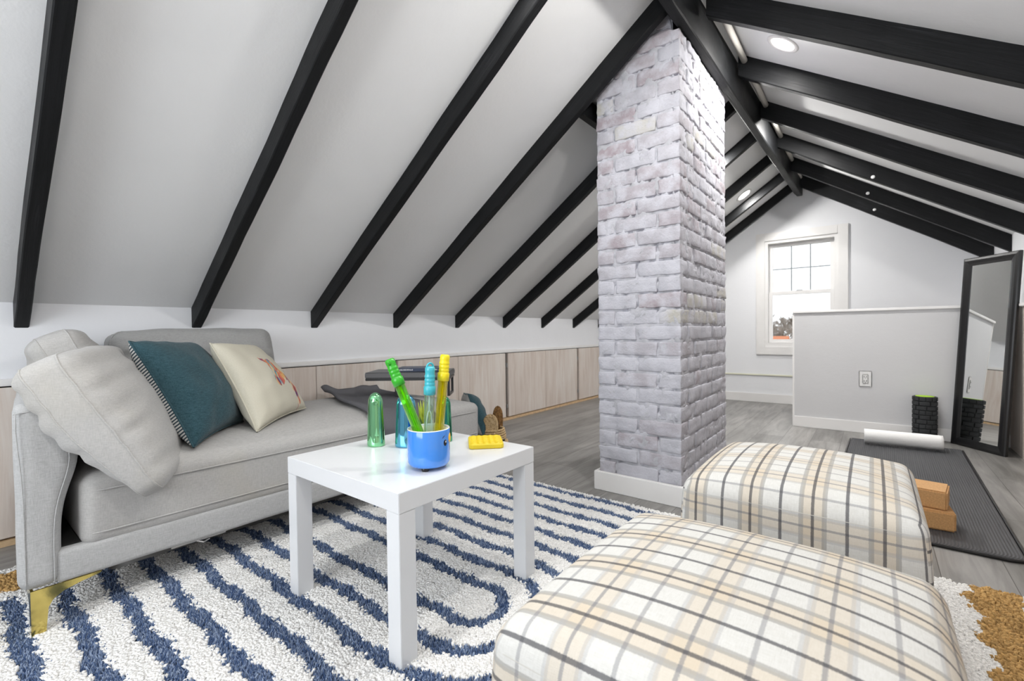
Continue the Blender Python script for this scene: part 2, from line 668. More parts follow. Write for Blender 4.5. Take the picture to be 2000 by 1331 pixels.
def rbox_bm(hx, hy, hz, r, n=(12, 12, 12), rn=3, uvs=False):
    """rounded box centred on the origin, dense grid; optional unfolded uv"""
    def lin(h, k):
        inner = np.linspace(-(h-r), h-r, k+1)
        t = np.linspace(0, 1, rn+1)[1:]
        out = h-r + r*t
        return list(-out[::-1]) + list(inner) + list(out)
    X, Y, Z = lin(hx, n[0]), lin(hy, n[1]), lin(hz, n[2])
    bm = bmesh.new()
    uv = bm.loops.layers.uv.new('UVMap') if uvs else None
    cache = {}

    def key(p):
        return tuple(round(c, 6) for c in p)

    def vert(p):
        k = key(p)
        if k not in cache:
            q = Vector(p)
            c = Vector((max(-(hx-r), min(hx-r, q.x)), max(-(hy-r), min(hy-r, q.y)), max(-(hz-r), min(hz-r, q.z))))
            d = q-c
            if d.length > 1e-9:
                # remap cube corner distance onto sphere
                mx = max(abs(d.x), abs(d.y), abs(d.z))
                tt = Vector((math.tan(d.x/r*math.pi/4) if r else 0, math.tan(d.y/r*math.pi/4), math.tan(d.z/r*math.pi/4)))
                d = tt.normalized()*mx
            cache[k] = bm.verts.new(c+d)
        return cache[k]

    def face(ps, uvf):
        f = bm.faces.new([vert(p) for p in ps])
        if uv:
            for l, p in zip(f.loops, ps):
                l[uv].uv = uvf(p)
    for s in (-1, 1):
        for i in range(len(X)-1):
            for j in range(len(Y)-1):
                q = [(X[i], Y[j], s*hz), (X[i+1], Y[j], s*hz), (X[i+1], Y[j+1], s*hz), (X[i], Y[j+1], s*hz)]
                face(q if s > 0 else q[::-1], lambda p: (p[0], p[1]))
        for i in range(len(X)-1):
            for j in range(len(Z)-1):
                q = [(X[i], s*hy, Z[j]), (X[i+1], s*hy, Z[j]), (X[i+1], s*hy, Z[j+1]), (X[i], s*hy, Z[j+1])]
                face(q if s < 0 else q[::-1], lambda p: (p[0], s*(hy+hz-p[2])))
        for i in range(len(Y)-1):
            for j in range(len(Z)-1):
                q = [(s*hx, Y[i], Z[j]), (s*hx, Y[i+1], Z[j]), (s*hx, Y[i+1], Z[j+1]), (s*hx, Y[i], Z[j+1])]
                face(q if s > 0 else q[::-1], lambda p: (s*(hx+hz-p[2]), p[1]))
    return bm


def nz(p, s, seed=0.0):
    return noise.noise(Vector(p)*s + Vector((seed, seed*1.7, seed*.3)))


# ------------------------------------------------------------------ room shell
XL, XR = -2.74, .81
PX, PZ = -.623, 2.459
Y0, Y1 = -1.6, 5.83


def zl(x):
    return .977 + .70*(x+2.74)


def zr(x):
    return 2.459 - .66*(x+.623)


bm = bmesh.new()
bx(bm, -2.95, 1.0, Y0-.1, Y1+.1, -.06, 0)
struct(bmo('floor', bm, M['floor']))

# knee wall, left: painted band above the access panels, dark carcass behind them
bm = bmesh.new()
bx(bm, -2.90, XL, Y0, Y1+.02, .655, 1.06)
struct(bmo('wall_left', bm, M['wall']))
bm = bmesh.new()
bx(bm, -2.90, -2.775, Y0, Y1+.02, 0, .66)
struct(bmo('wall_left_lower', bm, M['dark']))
bm = bmesh.new()
bx(bm, -2.745, -2.712, Y0, Y1, .640, .668, .004)
struct(bmo('trim_1', bm, M['trim']))
bm = bmesh.new()
bx(bm, -2.775, -2.708, Y0, Y1, 0, .022)
struct(bmo('baseboard_left', bm, M['board']))

# right: lower panelled wall with a ledge, upper painted wall
bm = bmesh.new()
bx(bm, .74, .95, Y0, Y1+.02, 0, .955)
struct(bmo('wall_right_lower', bm, M['ply']))
bm = bmesh.new()
bx(bm, XR, .95, Y0, Y1+.02, .955, 1.60)
struct(bmo('wall_right', bm, M['wall']))
bm = bmesh.new()
bx(bm, .722, XR+.005, Y0, Y1, .955, .978, .004)
struct(bmo('trim_2', bm, M['trim']))


def slab(name, x0, z0, x1, z1, mat):
    t = .10
    V = [(x0, Y0-.05, z0), (x1, Y0-.05, z1), (x1, Y1+.05, z1), (x0, Y1+.05, z0)]
    V += [(a, b, c+t) for a, b, c in V]
    Fc = [(0, 3, 2, 1), (4, 5, 6, 7), (0, 1, 5, 4), (1, 2, 6, 5), (2, 3, 7, 6), (3, 0, 4, 7)]
    return struct(pyd(name, V, Fc, mat))


slab('ceiling', -2.80, zl(-2.80), PX, PZ, M['ceil'])
slab('ceiling_right', PX, PZ, .86, zr(.86), M['ceil'])


def gable(name, y, out, win, mat):
    """gable wall with a rectangular hole"""
    x0, x1, z0, z1 = win
    bm = bmesh.new()

    def top(x):
        return (zl(x) if x < PX else zr(x)) + .05
    xs = sorted({XL-.1, x0, x1, PX, .86})
    for a, b in zip(xs, xs[1:]):
        parts = [(0, z0), (z1, None)] if (a >= x0-1e-6 and b <= x1+1e-6) else [(0, None)]
        for lo, hi in parts:
            ta, tb = (hi, hi) if hi is not None else (top(a), top(b))
            P = [(a, lo), (b, lo), (b, tb), (a, ta)]
            f0 = [bm.verts.new((px, y, pz)) for px, pz in P]
            f1 = [bm.verts.new((px, y+out, pz)) for px, pz in P]
            bm.faces.new(f0)
            bm.faces.new(f1[::-1])
            for k in range(4):
                bm.faces.new((f0[k], f0[(k+1) % 4], f1[(k+1) % 4], f1[k]))
    return struct(bmo(name, bm, mat))


W1 = (-.955, -.285, .635, 1.82)
gable('wall_far', Y1, .14, W1, M['wall'])
W2 = (-1.8, -.2, .55, 1.95)
gable('wall_back', Y0, -.14, W2, M['wall'])


def casing(bm, x0, x1, z0, z1, wd, y0, y1):
    bx(bm, x0-wd, x0, y0, y1, z0-wd, z1+wd, .004)
    bx(bm, x1, x1+wd, y0, y1, z0-wd, z1+wd, .004)
    bx(bm, x0, x1, y0, y1, z1, z1+wd, .004)
    bx(bm, x0, x1, y0, y1, z0-wd, z0, .004)


# far window: casing, two sashes, muntins, glass
win = struct(boxo('window_1', W1[0], W1[1], Y1+.12, Y1+.135, W1[2], W1[2]+.02, M['trim']))
bm = bmesh.new()
casing(bm, W1[0], W1[1], W1[2], W1[3], .09, Y1-.022, Y1+.005)
bmo('casing', bm, M['trim'], win)
bm = bmesh.new()
x0, x1, z0, z1 = W1
for a, b, c, d in ((x0-.002, x0+.03, z0, z1), (x1-.03, x1, z0, z1), (x0+.03, x1-.03, z1-.03, z1), (x0+.03, x1-.03, z0, z0+.045)):
    bx(bm, a, b, Y1-.006, Y1+.13, c, d)
bmo('jamb', bm, M['trim'], win)
zm = 1.235


def sash(nm, a0, a1, c0, c1, y, s=.038):
    bm = bmesh.new()
    bx(bm, a0, a0+s, y, y+.03, c0, c1, .003)
    bx(bm, a1-s, a1, y, y+.03, c0, c1, .003)
    bx(bm, a0+s, a1-s, y, y+.03, c1-s, c1, .003)
    bx(bm, a0+s, a1-s, y, y+.03, c0, c0+s, .003)
    return bmo(nm, bm, M['trim'], win)


sash('lower_sash', x0+.03, x1-.03, z0+.045, zm+.015, Y1+.03)
sash('upper_sash', x0+.03, x1-.03, zm-.015, z1-.03, Y1+.07)
bm = bmesh.new()
gx0, gx1, gz0, gz1 = x0+.068, x1-.068, zm+.023, z1-.068
for k in (1, 2):
    xx = gx0+(gx1-gx0)*k/3
    bx(bm, xx-.0065, xx+.0065, Y1+.078, Y1+.088, gz0, gz1)
zz = (gz0+gz1)/2
bx(bm, gx0, gx1, Y1+.079, Y1+.087, zz-.0065, zz+.0065)
bmo('muntin', bm, M['muntin'], win)
bm = bmesh.new()
bx(bm, x0+.06, x1-.06, Y1+.043, Y1+.046, z0+.07, zm)
bx(bm, x0+.06, x1-.06, Y1+.092, Y1+.095, zm, z1-.06)
bmo('pane', bm, M['pane'], win)
bm = bmesh.new()
bx(bm, -.66, -.60, Y1+.045, Y1+.068, zm+.015, zm+.03, .004)
bmo('sash_lock', bm, M['steel'], win)

# unseen rear window behind the camera, added with the daylight fill
win2 = struct(boxo('added_window_2', W2[0], W2[1], Y0-.13, Y0-.11, W2[2], W2[2]+.02, M['trim']))
bm = bmesh.new()
casing(bm, *W2, .09, Y0-.005, Y0+.02)
bx(bm, -1.02, -.98, Y0-.09, Y0-.06, W2[2], W2[3])
bmo('window_frame', bm, M['trim'], win2)

# baseboards and the cable channel of the far wall
bm = bmesh.new()
bx(bm, XL, XR-.07, Y1-.016, Y1, 0, .10, .003)
struct(bmo('baseboard_far', bm, M['trim']))
o = boxo('cable_channel', -2.70, .70, Y1-.014, Y1, .305, .322, M['yellowed'], None, .003)
tag(o, 'thin yellowed cable channel running along the white far wall under the window', 'cable channel')

# half wall guarding the stair
HX, HY = -.525, 4.55
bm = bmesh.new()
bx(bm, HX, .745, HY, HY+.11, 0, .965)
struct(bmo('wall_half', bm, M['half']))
bm = bmesh.new()
bx(bm, HX-.012, .745, HY-.014, HY+.124, .965, .985, .003)
struct(bmo('trim_3', bm, M['trim']))
bm = bmesh.new()
bx(bm, HX-.014, HX, HY-.004, HY+.114, 0, .965, .002)
struct(bmo('trim_4', bm, M['trim']))
bm = bmesh.new()
bx(bm, HX, .74, HY-.014, HY, 0, .09, .003)
struct(bmo('baseboard_half', bm, M['trim']))

# outlet on the half wall
t = thing('wall_outlet', 'white double socket plate on the grey half wall', 'outlet', (-.045, HY, .43))
bm = bmesh.new()
bx(bm, -.04, .04, -.006, 0, -.062, .062, .003)
plate = bmo('face_plate', bm, M['plate'], t)
bm = bmesh.new()
bx(bm, -.018, .018, -.010, -.004, -.036, .036, .003)
socket = bmo('socket', bm, M['plate'], plate)
bm = bmesh.new()
for zc in (.017, -.017):
    bx(bm, -.009, -.006, -.0108, -.009, zc-.005, zc+.007)
    bx(bm, .006, .009, -.0108, -.009, zc-.005, zc+.007)
    bx(bm, -.002, .002, -.0108, -.009, zc-.012, zc-.008)
bmo('slots', bm, M['print_black'], plate)

# ------------------------------------------------------------------ rafters and ridge
DL, DR = .103, .128
TH = .044


def rafter(label, y, left, x_end=None, seed=0):
    if left:
        xa, xb = XL, (x_end if x_end is not None else -.665)
        zt, zb = (lambda x: zl(x)+.012), (lambda x: zl(x)-DL)
    else:
        xa, xb = -.625, XR
        zt, zb = (lambda x: zr(x)+.012), (lambda x: zr(x)-DR)
    n = 26
    bm = bmesh.new()
    uvl = bm.loops.layers.uv.new('UVMap')
    rings = []
    for i in range(n+1):
        x = xa+(xb-xa)*i/n
        j = .004*nz((x, seed, 0), 3.0, seed) + .002*nz((x, seed, 0), 11.0, seed)
        k = .004*nz((x, 5, seed), 2.5, seed)
        if i in (0, n):
            k = 0
        bev = .004
        rings.append([bm.verts.new(p) for p in ((x, y+j, zt(x)), (x, y+j, zb(x)+k+bev), (x, y+j+bev, zb(x)+k), (x, y+j+TH-bev, zb(x)+k), (x, y+j+TH, zb(x)+k+bev), (x, y+j+TH, zt(x)))])
    vv = (0, .12, .125, .165, .17, .29)
    L = abs(xb-xa)*1.22
    for i in range(n):
        for q in range(5):
            f = bm.faces.new((rings[i][q], rings[i][q+1], rings[i+1][q+1], rings[i+1][q]))
            for l, (a, b) in zip(f.loops, ((i, q), (i, q+1), (i+1, q+1), (i+1, q))):
                l[uvl].uv = (a/n*L+seed, vv[b]+seed)
    bm.faces.new(rings[0][::-1])
    bm.faces.new(rings[-1])
    for i in range(n):
        bm.faces.new((rings[i][5], rings[i][0], rings[i+1][0], rings[i+1][5]))
    o = bmo('rafter', bm, M['beam'])
    tag(o, label, 'rafter', 'black rafters on the left slope' if left else 'black rafters on the right slope')
    return o


left_r = [(.194, 'black left-slope rafter at the far left edge, its foot above the sofa arm'),
          (.813, 'black left-slope rafter whose foot ends right above the grey sofa back cushion'),
          (1.443, 'black left-slope rafter landing on the white knee wall just right of the back cushion'),
          (2.065, 'long black left-slope rafter that runs up in front of the brick chimney top'),
          (2.693, 'black left-slope rafter, first one that disappears behind the brick chimney'),
          (3.319, 'black left-slope rafter, second of those running behind the brick chimney'),
          (3.955, 'black left-slope rafter, third of those running behind the brick chimney'),
          (4.600, 'short-looking black left-slope rafter, last one with its foot seen left of the chimney'),
          (5.225, 'black left-slope rafter behind the chimney, beside the small far ceiling light'),
          (5.775-TH, 'black left-slope rafter lying against the white far gable wall')]
for i, (y, lab) in enumerate(left_r):
    rafter(lab, y, True, -1.20 if i == 4 else None, i*3.1+1)
right_r = [(2.31, 'nearest black right-slope rafter, crossing the top right corner above the round ceiling light'),
           (2.97, 'black right-slope rafter directly below the large round ceiling light'),
           (3.65, 'black right-slope rafter, third from the camera'),
           (4.31, 'black right-slope rafter, fourth from the camera, with the highest white hook disc'),
           (4.97, 'black right-slope rafter whose end shows just above the top of the floor mirror'),
           (5.60, 'black right-slope rafter along the far gable wall, ending behind the mirror top')]
for i, (y, lab) in enumerate(right_r):
    rafter(lab, y, False, None, 40+i*2.3)

# ridge beam, slightly skewed, short end hanging before the far wall
bm = bmesh.new()
uvl = bm.loops.layers.uv.new('UVMap')
n = 40
rings = []
for i in range(n+1):
    y = Y0 + (5.72-Y0)*i/n
    xc = -.692 + (y-1.9)*.0215
    j = .003*nz((0, y, 0), 3)
    zb = 2.232 + .004*nz((3, y, 0), 2)
    if i == n:
        zb += .012
    rings.append([bm.verts.new(p) for p in ((xc-.026, y, zl(xc-.026)+.01), (xc-.026+j, y, zb+.004), (xc-.020+j, y, zb), (xc+.020+j, y, zb), (xc+.026+j, y, zb+.004), (xc+.026, y, 2.45))])
for i in range(n):
    for q in range(6):
        q2 = (q+1) % 6
        f = bm.faces.new((rings[i][q], rings[i][q2], rings[i+1][q2], rings[i+1][q]))
        for l, (a, b) in zip(f.loops, ((i, q), (i, q2), (i+1, q2), (i+1, q))):
            l[uvl].uv = (a*.18, b*.05)
bm.faces.new(rings[0][::-1])
bm.faces.new(rings[-1])
tag(bmo('ridge_beam', bm, M['beam']), 'long dark ridge beam running along the peak of the ceiling past the chimney', 'beam')
# header beside the chimney between two rafters
xh = -1.195
bm = bmesh.new()
bx(bm, xh-.022, xh+.022, 2.065+TH, 2.693, zl(xh)-.10, zl(xh)-.004, .003)
tag(bmo('header_beam', bm, M['beam']), 'short black header joist left of the chimney top, between two rafters', 'beam')

# white filler strips beside the ridge between right rafters
ys = [2.31, 2.97, 3.65, 4.31, 4.97, 5.60]
for i in range(5):
    bm = bmesh.new()
    tube(bm, [(-.59, ys[i]+TH+.004, 2.405), (-.59, ys[i+1]-.004, 2.405)], .017, 10)
    struct(bmo('trim_%d' % (5+i), bm, M['filler'], None, True))

# three white discs on the far right-slope rafters
disc_lab = ['small white disc on a right-slope rafter, highest of the three discs', 'small white disc on a right-slope rafter, middle of the three discs',
            'small white disc on the rafter against the far wall, lowest of the three discs']
for (x, y, z), lab in zip([(.0, 4.31, 1.945), (-.035, 4.97, 1.985), (.012, 5.60, 1.965)], disc_lab):
    bm = bmesh.new()
    lathe(bm, [(0, -.001), (.012, -.001), (.013, .004), (.010, .008), (0, .009)], 20, Matrix.Translation((x, y+.002, z)) @ Matrix.Rotation(R(90), 4, 'X'))
    tag(bmo('hook_disc', bm, M['print_white'], None, True), lab, 'disc', 'white discs on the rafters')


# ------------------------------------------------------------------ ceiling lights
def downlight(x, y, left, label, power, group='round recessed ceiling lights'):
    z = zl(x) if left else zr(x)
    ang = math.atan(.70) if left else math.atan(-.66)
    nrm = Vector((math.sin(ang), 0, -math.cos(ang)))
    t = thing('ceiling_light', label, 'ceiling light', (x, y, z), group)
    q = nrm.to_track_quat('Z', 'Y').to_matrix().to_4x4()
    bm = bmesh.new()
    lathe(bm, [(.075, -.004), (.082, .0), (.081, .004), (.074, .007), (.060, .005), (.058, -.004)], 40, q, True)
    bmo('trim_ring', bm, M['trim'], t, True)
    bm = bmesh.new()
    lathe(bm, [(.060, -.002), (.060, .003), (0, .0035)], 36, q)
    bmo('lens', bm, M['lens'], t, True)
    area('lamp', nrm*.010, nrm, .11, .11, power, (1, .98, .95), 'DISK', t)
    return t


downlight(-.36, 2.706, False, 'round recessed ceiling light on the right slope, the large bright one near the ridge', 7.5)
downlight(-1.015, 5.06, True, 'small round ceiling light on the left slope, seen just right of the chimney', 12)
downlight(-1.015, 3.93, True, 'added unseen ceiling light on the left slope, hidden behind the chimney', 14)  # unseen, added to even out the light on the far ceiling
for x, y, l, lab in ((-1.02, 1.15, True, 'added unseen ceiling light high on the left slope above the side table'),  # four lights out of view, added to fill the ceiling slopes
                     (-1.02, -.25, True, 'added unseen ceiling light on the left slope behind the camera'),
                     (-.26, 1.50, False, 'added unseen ceiling light high on the right slope above the ottomans'),
                     (-.26, .10, False, 'added unseen ceiling light on the right slope right over the camera')):
    downlight(x, y, l, lab, 7 if y > 1 else 5)
downlight(-.36, 3.88, False, 'added unseen ceiling light on the right slope, hidden between two rafters beyond the chimney', 20)  # unseen, added to brighten the left slope beyond the chimney

# ------------------------------------------------------------------ access panels of the left knee wall
pan = [(-.55, .775, .10, 'whitewashed plywood access panel left of the sofa arm'),
       (.785, 2.055, 1.46, 'whitewashed plywood access panel behind the sofa seat, right of the back cushion'),
       (2.085, 3.325, 2.70, 'whitewashed plywood access panel behind the rabbit basket and lap desk'),
       (3.365, 4.650, 4.0, 'whitewashed plywood access panel standing free right of the dark vertical gap'),
       (4.69, 5.80, 5.3, 'whitewashed plywood access panel next to the chimney, last one visible')]
for a, b, sm, lab in pan:
    t = thing('access_panel', lab, 'panel', (-2.73, (a+b)/2, 0), 'plywood access panels along the left knee wall')
    for c, d in ((a, sm-.0015), (sm+.0015, b)):
        bm = bmesh.new()
        bx(bm, -2.745, -2.716, c, d, .030, .634, .002)
        local(bmo('board', bm, M['ply'], t), t)
    for z in (.13, .52):
        bm = bmesh.new()
        bx(bm, -2.760, -2.722, a-.018, a-.002, z-.02, z+.02, .001)
        local(bmo('hinge', bm, M['steel'], t, label='zinc hinge'), t)

# ------------------------------------------------------------------ chimney
CX0, CX1, CY0, CY1 = -1.13, -.703, 2.158, 2.985


def build_chimney():
    t = thing('chimney', 'whitewashed brick chimney column rising from floor to ridge', 'chimney', ((CX0+CX1)/2, (CY0+CY1)/2, 0))
    bm = bmesh.new()
    tl = bm.verts.layers.float.new('tone')

    def ztop(x):
        return min(zl(x)-.008, 2.226) if x > -.74 else zl(x)-.008
    ins = .0025
    # mortar core as dense grid walls
    def wallgrid(p0, p1, nrm):
        L = (Vector(p1)-Vector(p0)).length
        nu = int(L/.012)
        rows = 190
        g = []
        for j in range(rows+1):
            r = []
            for i in range(nu+1):
                q = Vector(p0).lerp(Vector(p1), i/nu)
                zt = ztop(q.x)
                z = zt*j/rows
                e = min(i, nu-i)
                d = .007*nz((q.x, q.y, z), 20) + .006*nz((q.x, q.y, z), 50) - ins
                if nz((q.x, q.y, z), 33, 9) > .33:
                    d -= .014
                if z > 1.95:
                    d += .016*max(0, nz((q.x, q.y, z), 14, 3))*min(1, (z-1.95)*6)
                if e == 0:
                    d = -ins*1.0
                v = bm.verts.new((q.x+nrm[0]*d, q.y+nrm[1]*d, z))
                v[tl] = 0.0
                r.append(v)
            g.append(r)
        for j in range(rows):
            for i in range(nu):
                bm.faces.new((g[j][i], g[j][i+1], g[j+1][i+1], g[j+1][i]))
    a = ins
    wallgrid((CX0+a, CY0, 0), (CX1-a, CY0, 0), (0, -1))
    wallgrid((CX1, CY0+a, 0), (CX1, CY1-a, 0), (1, 0))
    wallgrid((CX1-a, CY1, 0), (CX0+a, CY1, 0), (0, 1))
    wallgrid((CX0, CY1-a, 0), (CX0, CY0+a, 0), (-1, 0))
    # bricks
    random.seed(11)
    H = .0775
    mort = .0115

    def brick(x0, x1, y0, y1, z0, z1, tone):
        hx, hy, hz = (x1-x0)/2, (y1-y0)/2, (z1-z0)/2
        if min(hx, hy, hz) < .012:
            return
        c = Vector(((x0+x1)/2, (y0+y1)/2, (z0+z1)/2))
        b2 = rbox_bm(hx, hy, hz, .0045, (max(1, int(hx/.012)), max(1, int(hy/.012)), 3), 1)
        sd = random.random()*50
        mp = {}
        b2.verts.index_update()
        for v in b2.verts:
            p = v.co + c
            d = .0045*nz(p, 16, sd)+.0030*nz(p, 48, sd)
            nrm = v.normal if v.normal.length else Vector((0, 0, 1))
            q = p + Vector((nz(p, 30, sd+5), nz(p, 30, sd+9), nz(p, 24, sd+13)))*.0042
            off = Vector((v.co.x/hx, v.co.y/hy, 0))
            q += Vector((d*off.x, d*off.y, 0))
            zt = ztop(q.x)
            q.z = min(q.z, zt)
            nv = bm.verts.new(q)
            nv[tl] = tone
            mp[v.index] = nv
        for f in b2.faces:
            try:
                bm.faces.new([mp[v.index] for v in f.verts])
            except (ValueError, KeyError):
                pass
        b2.free()

    def tn(z):
        r = random.random()
        pm = .12 + (.55 if z > 1.15 else .02)
        if r < pm*.45:
            return .62+random.random()*.08
        if r < pm:
            return .5+random.random()*.1
        if z > .75 and r > .88:
            return .9
        return .25+random.random()*.12
    k = 0
    z = .012
    Dp = .03
    while z < 2.42:
        z1 = z+H-mort+random.uniform(-.002, .002)
        odd = k % 2
        Wf = CX1-CX0
        # front and back faces, corner bricks run through both faces
        if odd:
            cuts = [0, .097, .318, Wf]
        else:
            cuts = [0, Wf/2, Wf]
        for yy, s in ((CY0, 1), (CY1, -1)):
            for c0, c1 in zip(cuts, cuts[1:]):
                xa = CX0+c0+(mort/2 if c0 > 0 else 0)
                xb = CX0+c1-(mort/2 if c1 < Wf else 0)
                out = random.uniform(0, .0035)
                if c1 == Wf:
                    xb += 0
                dep = .10 if not odd else .20
                dd = dep if (c0 == 0 or c1 == Wf) else Dp
                if s > 0:
                    brick(xa, xb, yy-out, yy+dd, z, z1, tn(z))
                else:
                    brick(xa, xb, yy-dd, yy+out, z, z1, tn(z))
        sy0 = CY0 + (.10 if not odd else .20)+mort
        sy1 = CY1 - (.10 if not odd else .20)-mort
        nb = 3 if not odd else 2
        L = (sy1-sy0+mort)/nb
        # a few bond headers
        for xx, s in ((CX0, -1), (CX1, 1)):
            seg = []
            y = sy0
            for q in range(nb):
                if k % 5 == 2:
                    seg += [(y, y+L/2-mort), (y+L/2, y+L-mort)]
                else:
                    seg.append((y, y+L-mort))
                y += L
            for ya, yb in seg:
                out = random.uniform(0, .005)
                if s > 0:
                    brick(xx-Dp, xx+out, ya, yb, z, z1, tn(z))
                else:
                    brick(xx-out, xx+Dp, ya, yb, z, z1, tn(z))
        z += H
        k += 1
    o = bmo('brickwork', bm, M['brick'], t, True)
    local(o, t)
    bm = bmesh.new()
    zt = .098
    e = .022
    bx(bm, CX0-e, CX1+e, CY0-e, CY0-.002, 0, zt, .003)
    bx(bm, CX1+.002, CX1+e, CY0-.002, CY1+e, 0, zt, .003)
    bx(bm, CX0-e, CX0-.002, CY0-.002, CY1+e, 0, zt, .003)
    local(bmo('plinth_board', bm, M['trim'], t, label='white painted skirting board around the brick'), t)
    return t


build_chimney()

# ------------------------------------------------------------------ rug
RX0, RX1, RY0, RY1 = -2.36, .40, -.02, 1.975
RCX, RCY = -.93, .975


def rug_color(x, y):
    """0 white, 1 blue, 2 tan ; vectorised"""
    wob = .005*np.sin(x*19+y*9)+.004*np.sin(x*47-y*31)+.003*np.sin(x*130+y*70)
    d = np.where(x < RCX, np.abs(y-RCY), np.hypot(x-RCX, (y-RCY)*1.0)) + wob
    k = np.round((d-.088)/.1095)
    dist = np.abs(d-.088-k*.1095)
    blue = (dist < .0262) & (k >= 0) & (x > -2.10) & (x < .14)
    edge = .012*np.sin(y*31)+.008*np.sin(y*77)
    tan = ((x > -2.31) & (x+edge < -2.16)) | ((x+edge > .232) & (x+edge*.5 < .338))
    return np.where(tan, 2, np.where(blue, 1, 0))


def rug_rgb(cls, n, r):
    w = np.array([.84, .83, .81])
    b = np.array([.055, .095, .20])
    b2 = np.array([.30, .37, .50])
    tn_ = np.array([.48, .30, .12])
    out = np.zeros((n, 3))
    v = r.random(n)[:, None]
    out[cls == 0] = (w*(.92+.16*v))[cls == 0]
    bb = b*(1-v**1.6)+b2*(v**1.6)
    out[cls == 1] = bb[cls == 1]
    out[cls == 2] = (tn_*(.75+.6*v))[cls == 2]
    return out


def fast_mesh(name, V, Fi, k, cols, mat, parent):
    me = bpy.data.meshes.new(name)
    nf = len(Fi)
    me.vertices.add(len(V))
    me.vertices.foreach_set('co', V.astype(np.float32).ravel())
    me.loops.add(nf*k)
    me.loops.foreach_set('vertex_index', Fi.astype(np.int32).ravel())
    me.polygons.add(nf)
    me.polygons.foreach_set('loop_start', (np.arange(nf)*k).astype(np.int32))
    me.polygons.foreach_set('loop_total', np.full(nf, k, np.int32))
    me.update(calc_edges=True)
    a = me.color_attributes.new('col', 'FLOAT_COLOR', 'POINT')
    c4 = np.ones((len(V), 4), np.float32)
    c4[:, :3] = cols
    a.data.foreach_set('color', c4.ravel())
    return link(name, me, mat, parent)


def build_rug():
    t = thing('rug', 'large white shag rug with navy nested arch stripes and tan end bands', 'rug', ((RX0+RX1)/2, (RY0+RY1)/2, 0))
    cx, cy = t.location.x, t.location.y
    gx = np.arange(RX0, RX1+.001, .012)
    gy = np.arange(RY0, RY1+.001, .012)
    X, Y = np.meshgrid(gx, gy)
    n = X.size
    V = np.stack([X.ravel()-cx, Y.ravel()-cy, np.full(n, .012)], 1)
    cls = rug_color(X.ravel(), Y.ravel())
    nx, ny = len(gx), len(gy)
    idx = np.arange(n).reshape(ny, nx)
    Fi = np.stack([idx[:-1, :-1].ravel(), idx[:-1, 1:].ravel(), idx[1:, 1:].ravel(), idx[1:, :-1].ravel()], 1)
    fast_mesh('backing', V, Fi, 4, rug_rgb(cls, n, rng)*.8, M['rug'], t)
    # tufts: small leaning three sided spikes
    nt_ = 330000
    px = rng.uniform(RX0, RX1, nt_)
    py = rng.uniform(max(RY0, .02), RY1, nt_)
    # leave bare strip where nothing of the rug is ever seen (deep under the sofa)
    keep = ~((px < -2.05) & (py > .35))
    px, py = px[keep], py[keep]
    n = len(px)
    cls = rug_color(px, py)
    h = np.where(cls == 1, rng.uniform(.010, .019, n), rng.uniform(.016, .019, n))
    h = np.where(cls == 2, rng.uniform(.014, .026, n), h)
    wd = np.where(cls == 1, rng.uniform(.0022, .0038, n), rng.uniform(.0040, .0062, n))
    ang = rng.uniform(0, 2*np.pi, n)
    la = rng.uniform(0, 2*np.pi, n)
    lean = rng.uniform(.0, .014, n)
    base = []
    for k in range(3):
        a = ang+k*2*np.pi/3
        base.append(np.stack([px+wd*np.cos(a)-cx, py+wd*np.sin(a)-cy, np.full(n, .008)], 1))
    top = []
    for k in range(3):
        a = ang+k*2*np.pi/3
        tw = wd*np.where(cls == 1, .45, .85)
        top.append(np.stack([px+lean*np.cos(la)+tw*np.cos(a)-cx, py+lean*np.sin(la)+tw*np.sin(a)-cy, .010+h], 1))
    V = np.stack(base+top, 1).reshape(-1, 3)
    i = np.arange(n)*6
    Fi = np.stack([np.stack([i, i+1, i+4, i+3], 1), np.stack([i+1, i+2, i+5, i+4], 1), np.stack([i+2, i, i+3, i+5], 1),
                   np.stack([i+3, i+4, i+5, i+5], 1)], 1).reshape(-1, 4)
    # five triangles-worth: three sides as quads split in triangles plus a cap
    tri = []
    for a, b in ((0, 1), (1, 2), (2, 0)):
        tri += [np.stack([i+a, i+b, i+b+3], 1), np.stack([i+a, i+b+3, i+a+3], 1)]
    tri.append(np.stack([i+3, i+4, i+5], 1))
    Fi = np.stack(tri, 1).reshape(-1, 3)
    rgb = rug_rgb(cls, n, rng)
    cols = np.repeat(rgb, 6, 0)
    sh = np.tile(np.array([.62, .62, .62, 1.08, 1.08, 1.08]), n)[:, None]
    cols = np.clip(cols*np.where(np.repeat(cls == 1, 6)[:, None], 1.0, 1.0), 0, 1)
    p = fast_mesh('pile', V, Fi, 3, cols, M['rug'], t)
    p['kind'] = 'stuff'
    # fringe yarns on the right end
    bm = bmesh.new()
    random.seed(3)
    y = RY1
    while y > 1.35:
        L = random.uniform(.05, .09)
        a = random.uniform(-.5, .5)
        pts = [(RX1-.02-cx, y-cy, .03)]
        for s in (.4, .75, 1):
            pts.append((RX1-.02+L*s*math.cos(a)-cx, y+L*s*math.sin(a)*1.2-cy, .03-.02*s+random.uniform(-.003, .004)))
        tube(bm, pts, [.004, .0045, .004, .002], 6)
        y -= random.uniform(.006, .012)
    f = bmo('fringe', bm, M['towel'], t, True)
    f['kind'] = 'stuff'
    return t


build_rug()


# ------------------------------------------------------------------ sofa
def piping(bm, pts, r=.0028, closed=False):
    P = list(pts)
    if closed:
        P = P+[P[0]]
    tube(bm, P, r, 6, not closed)


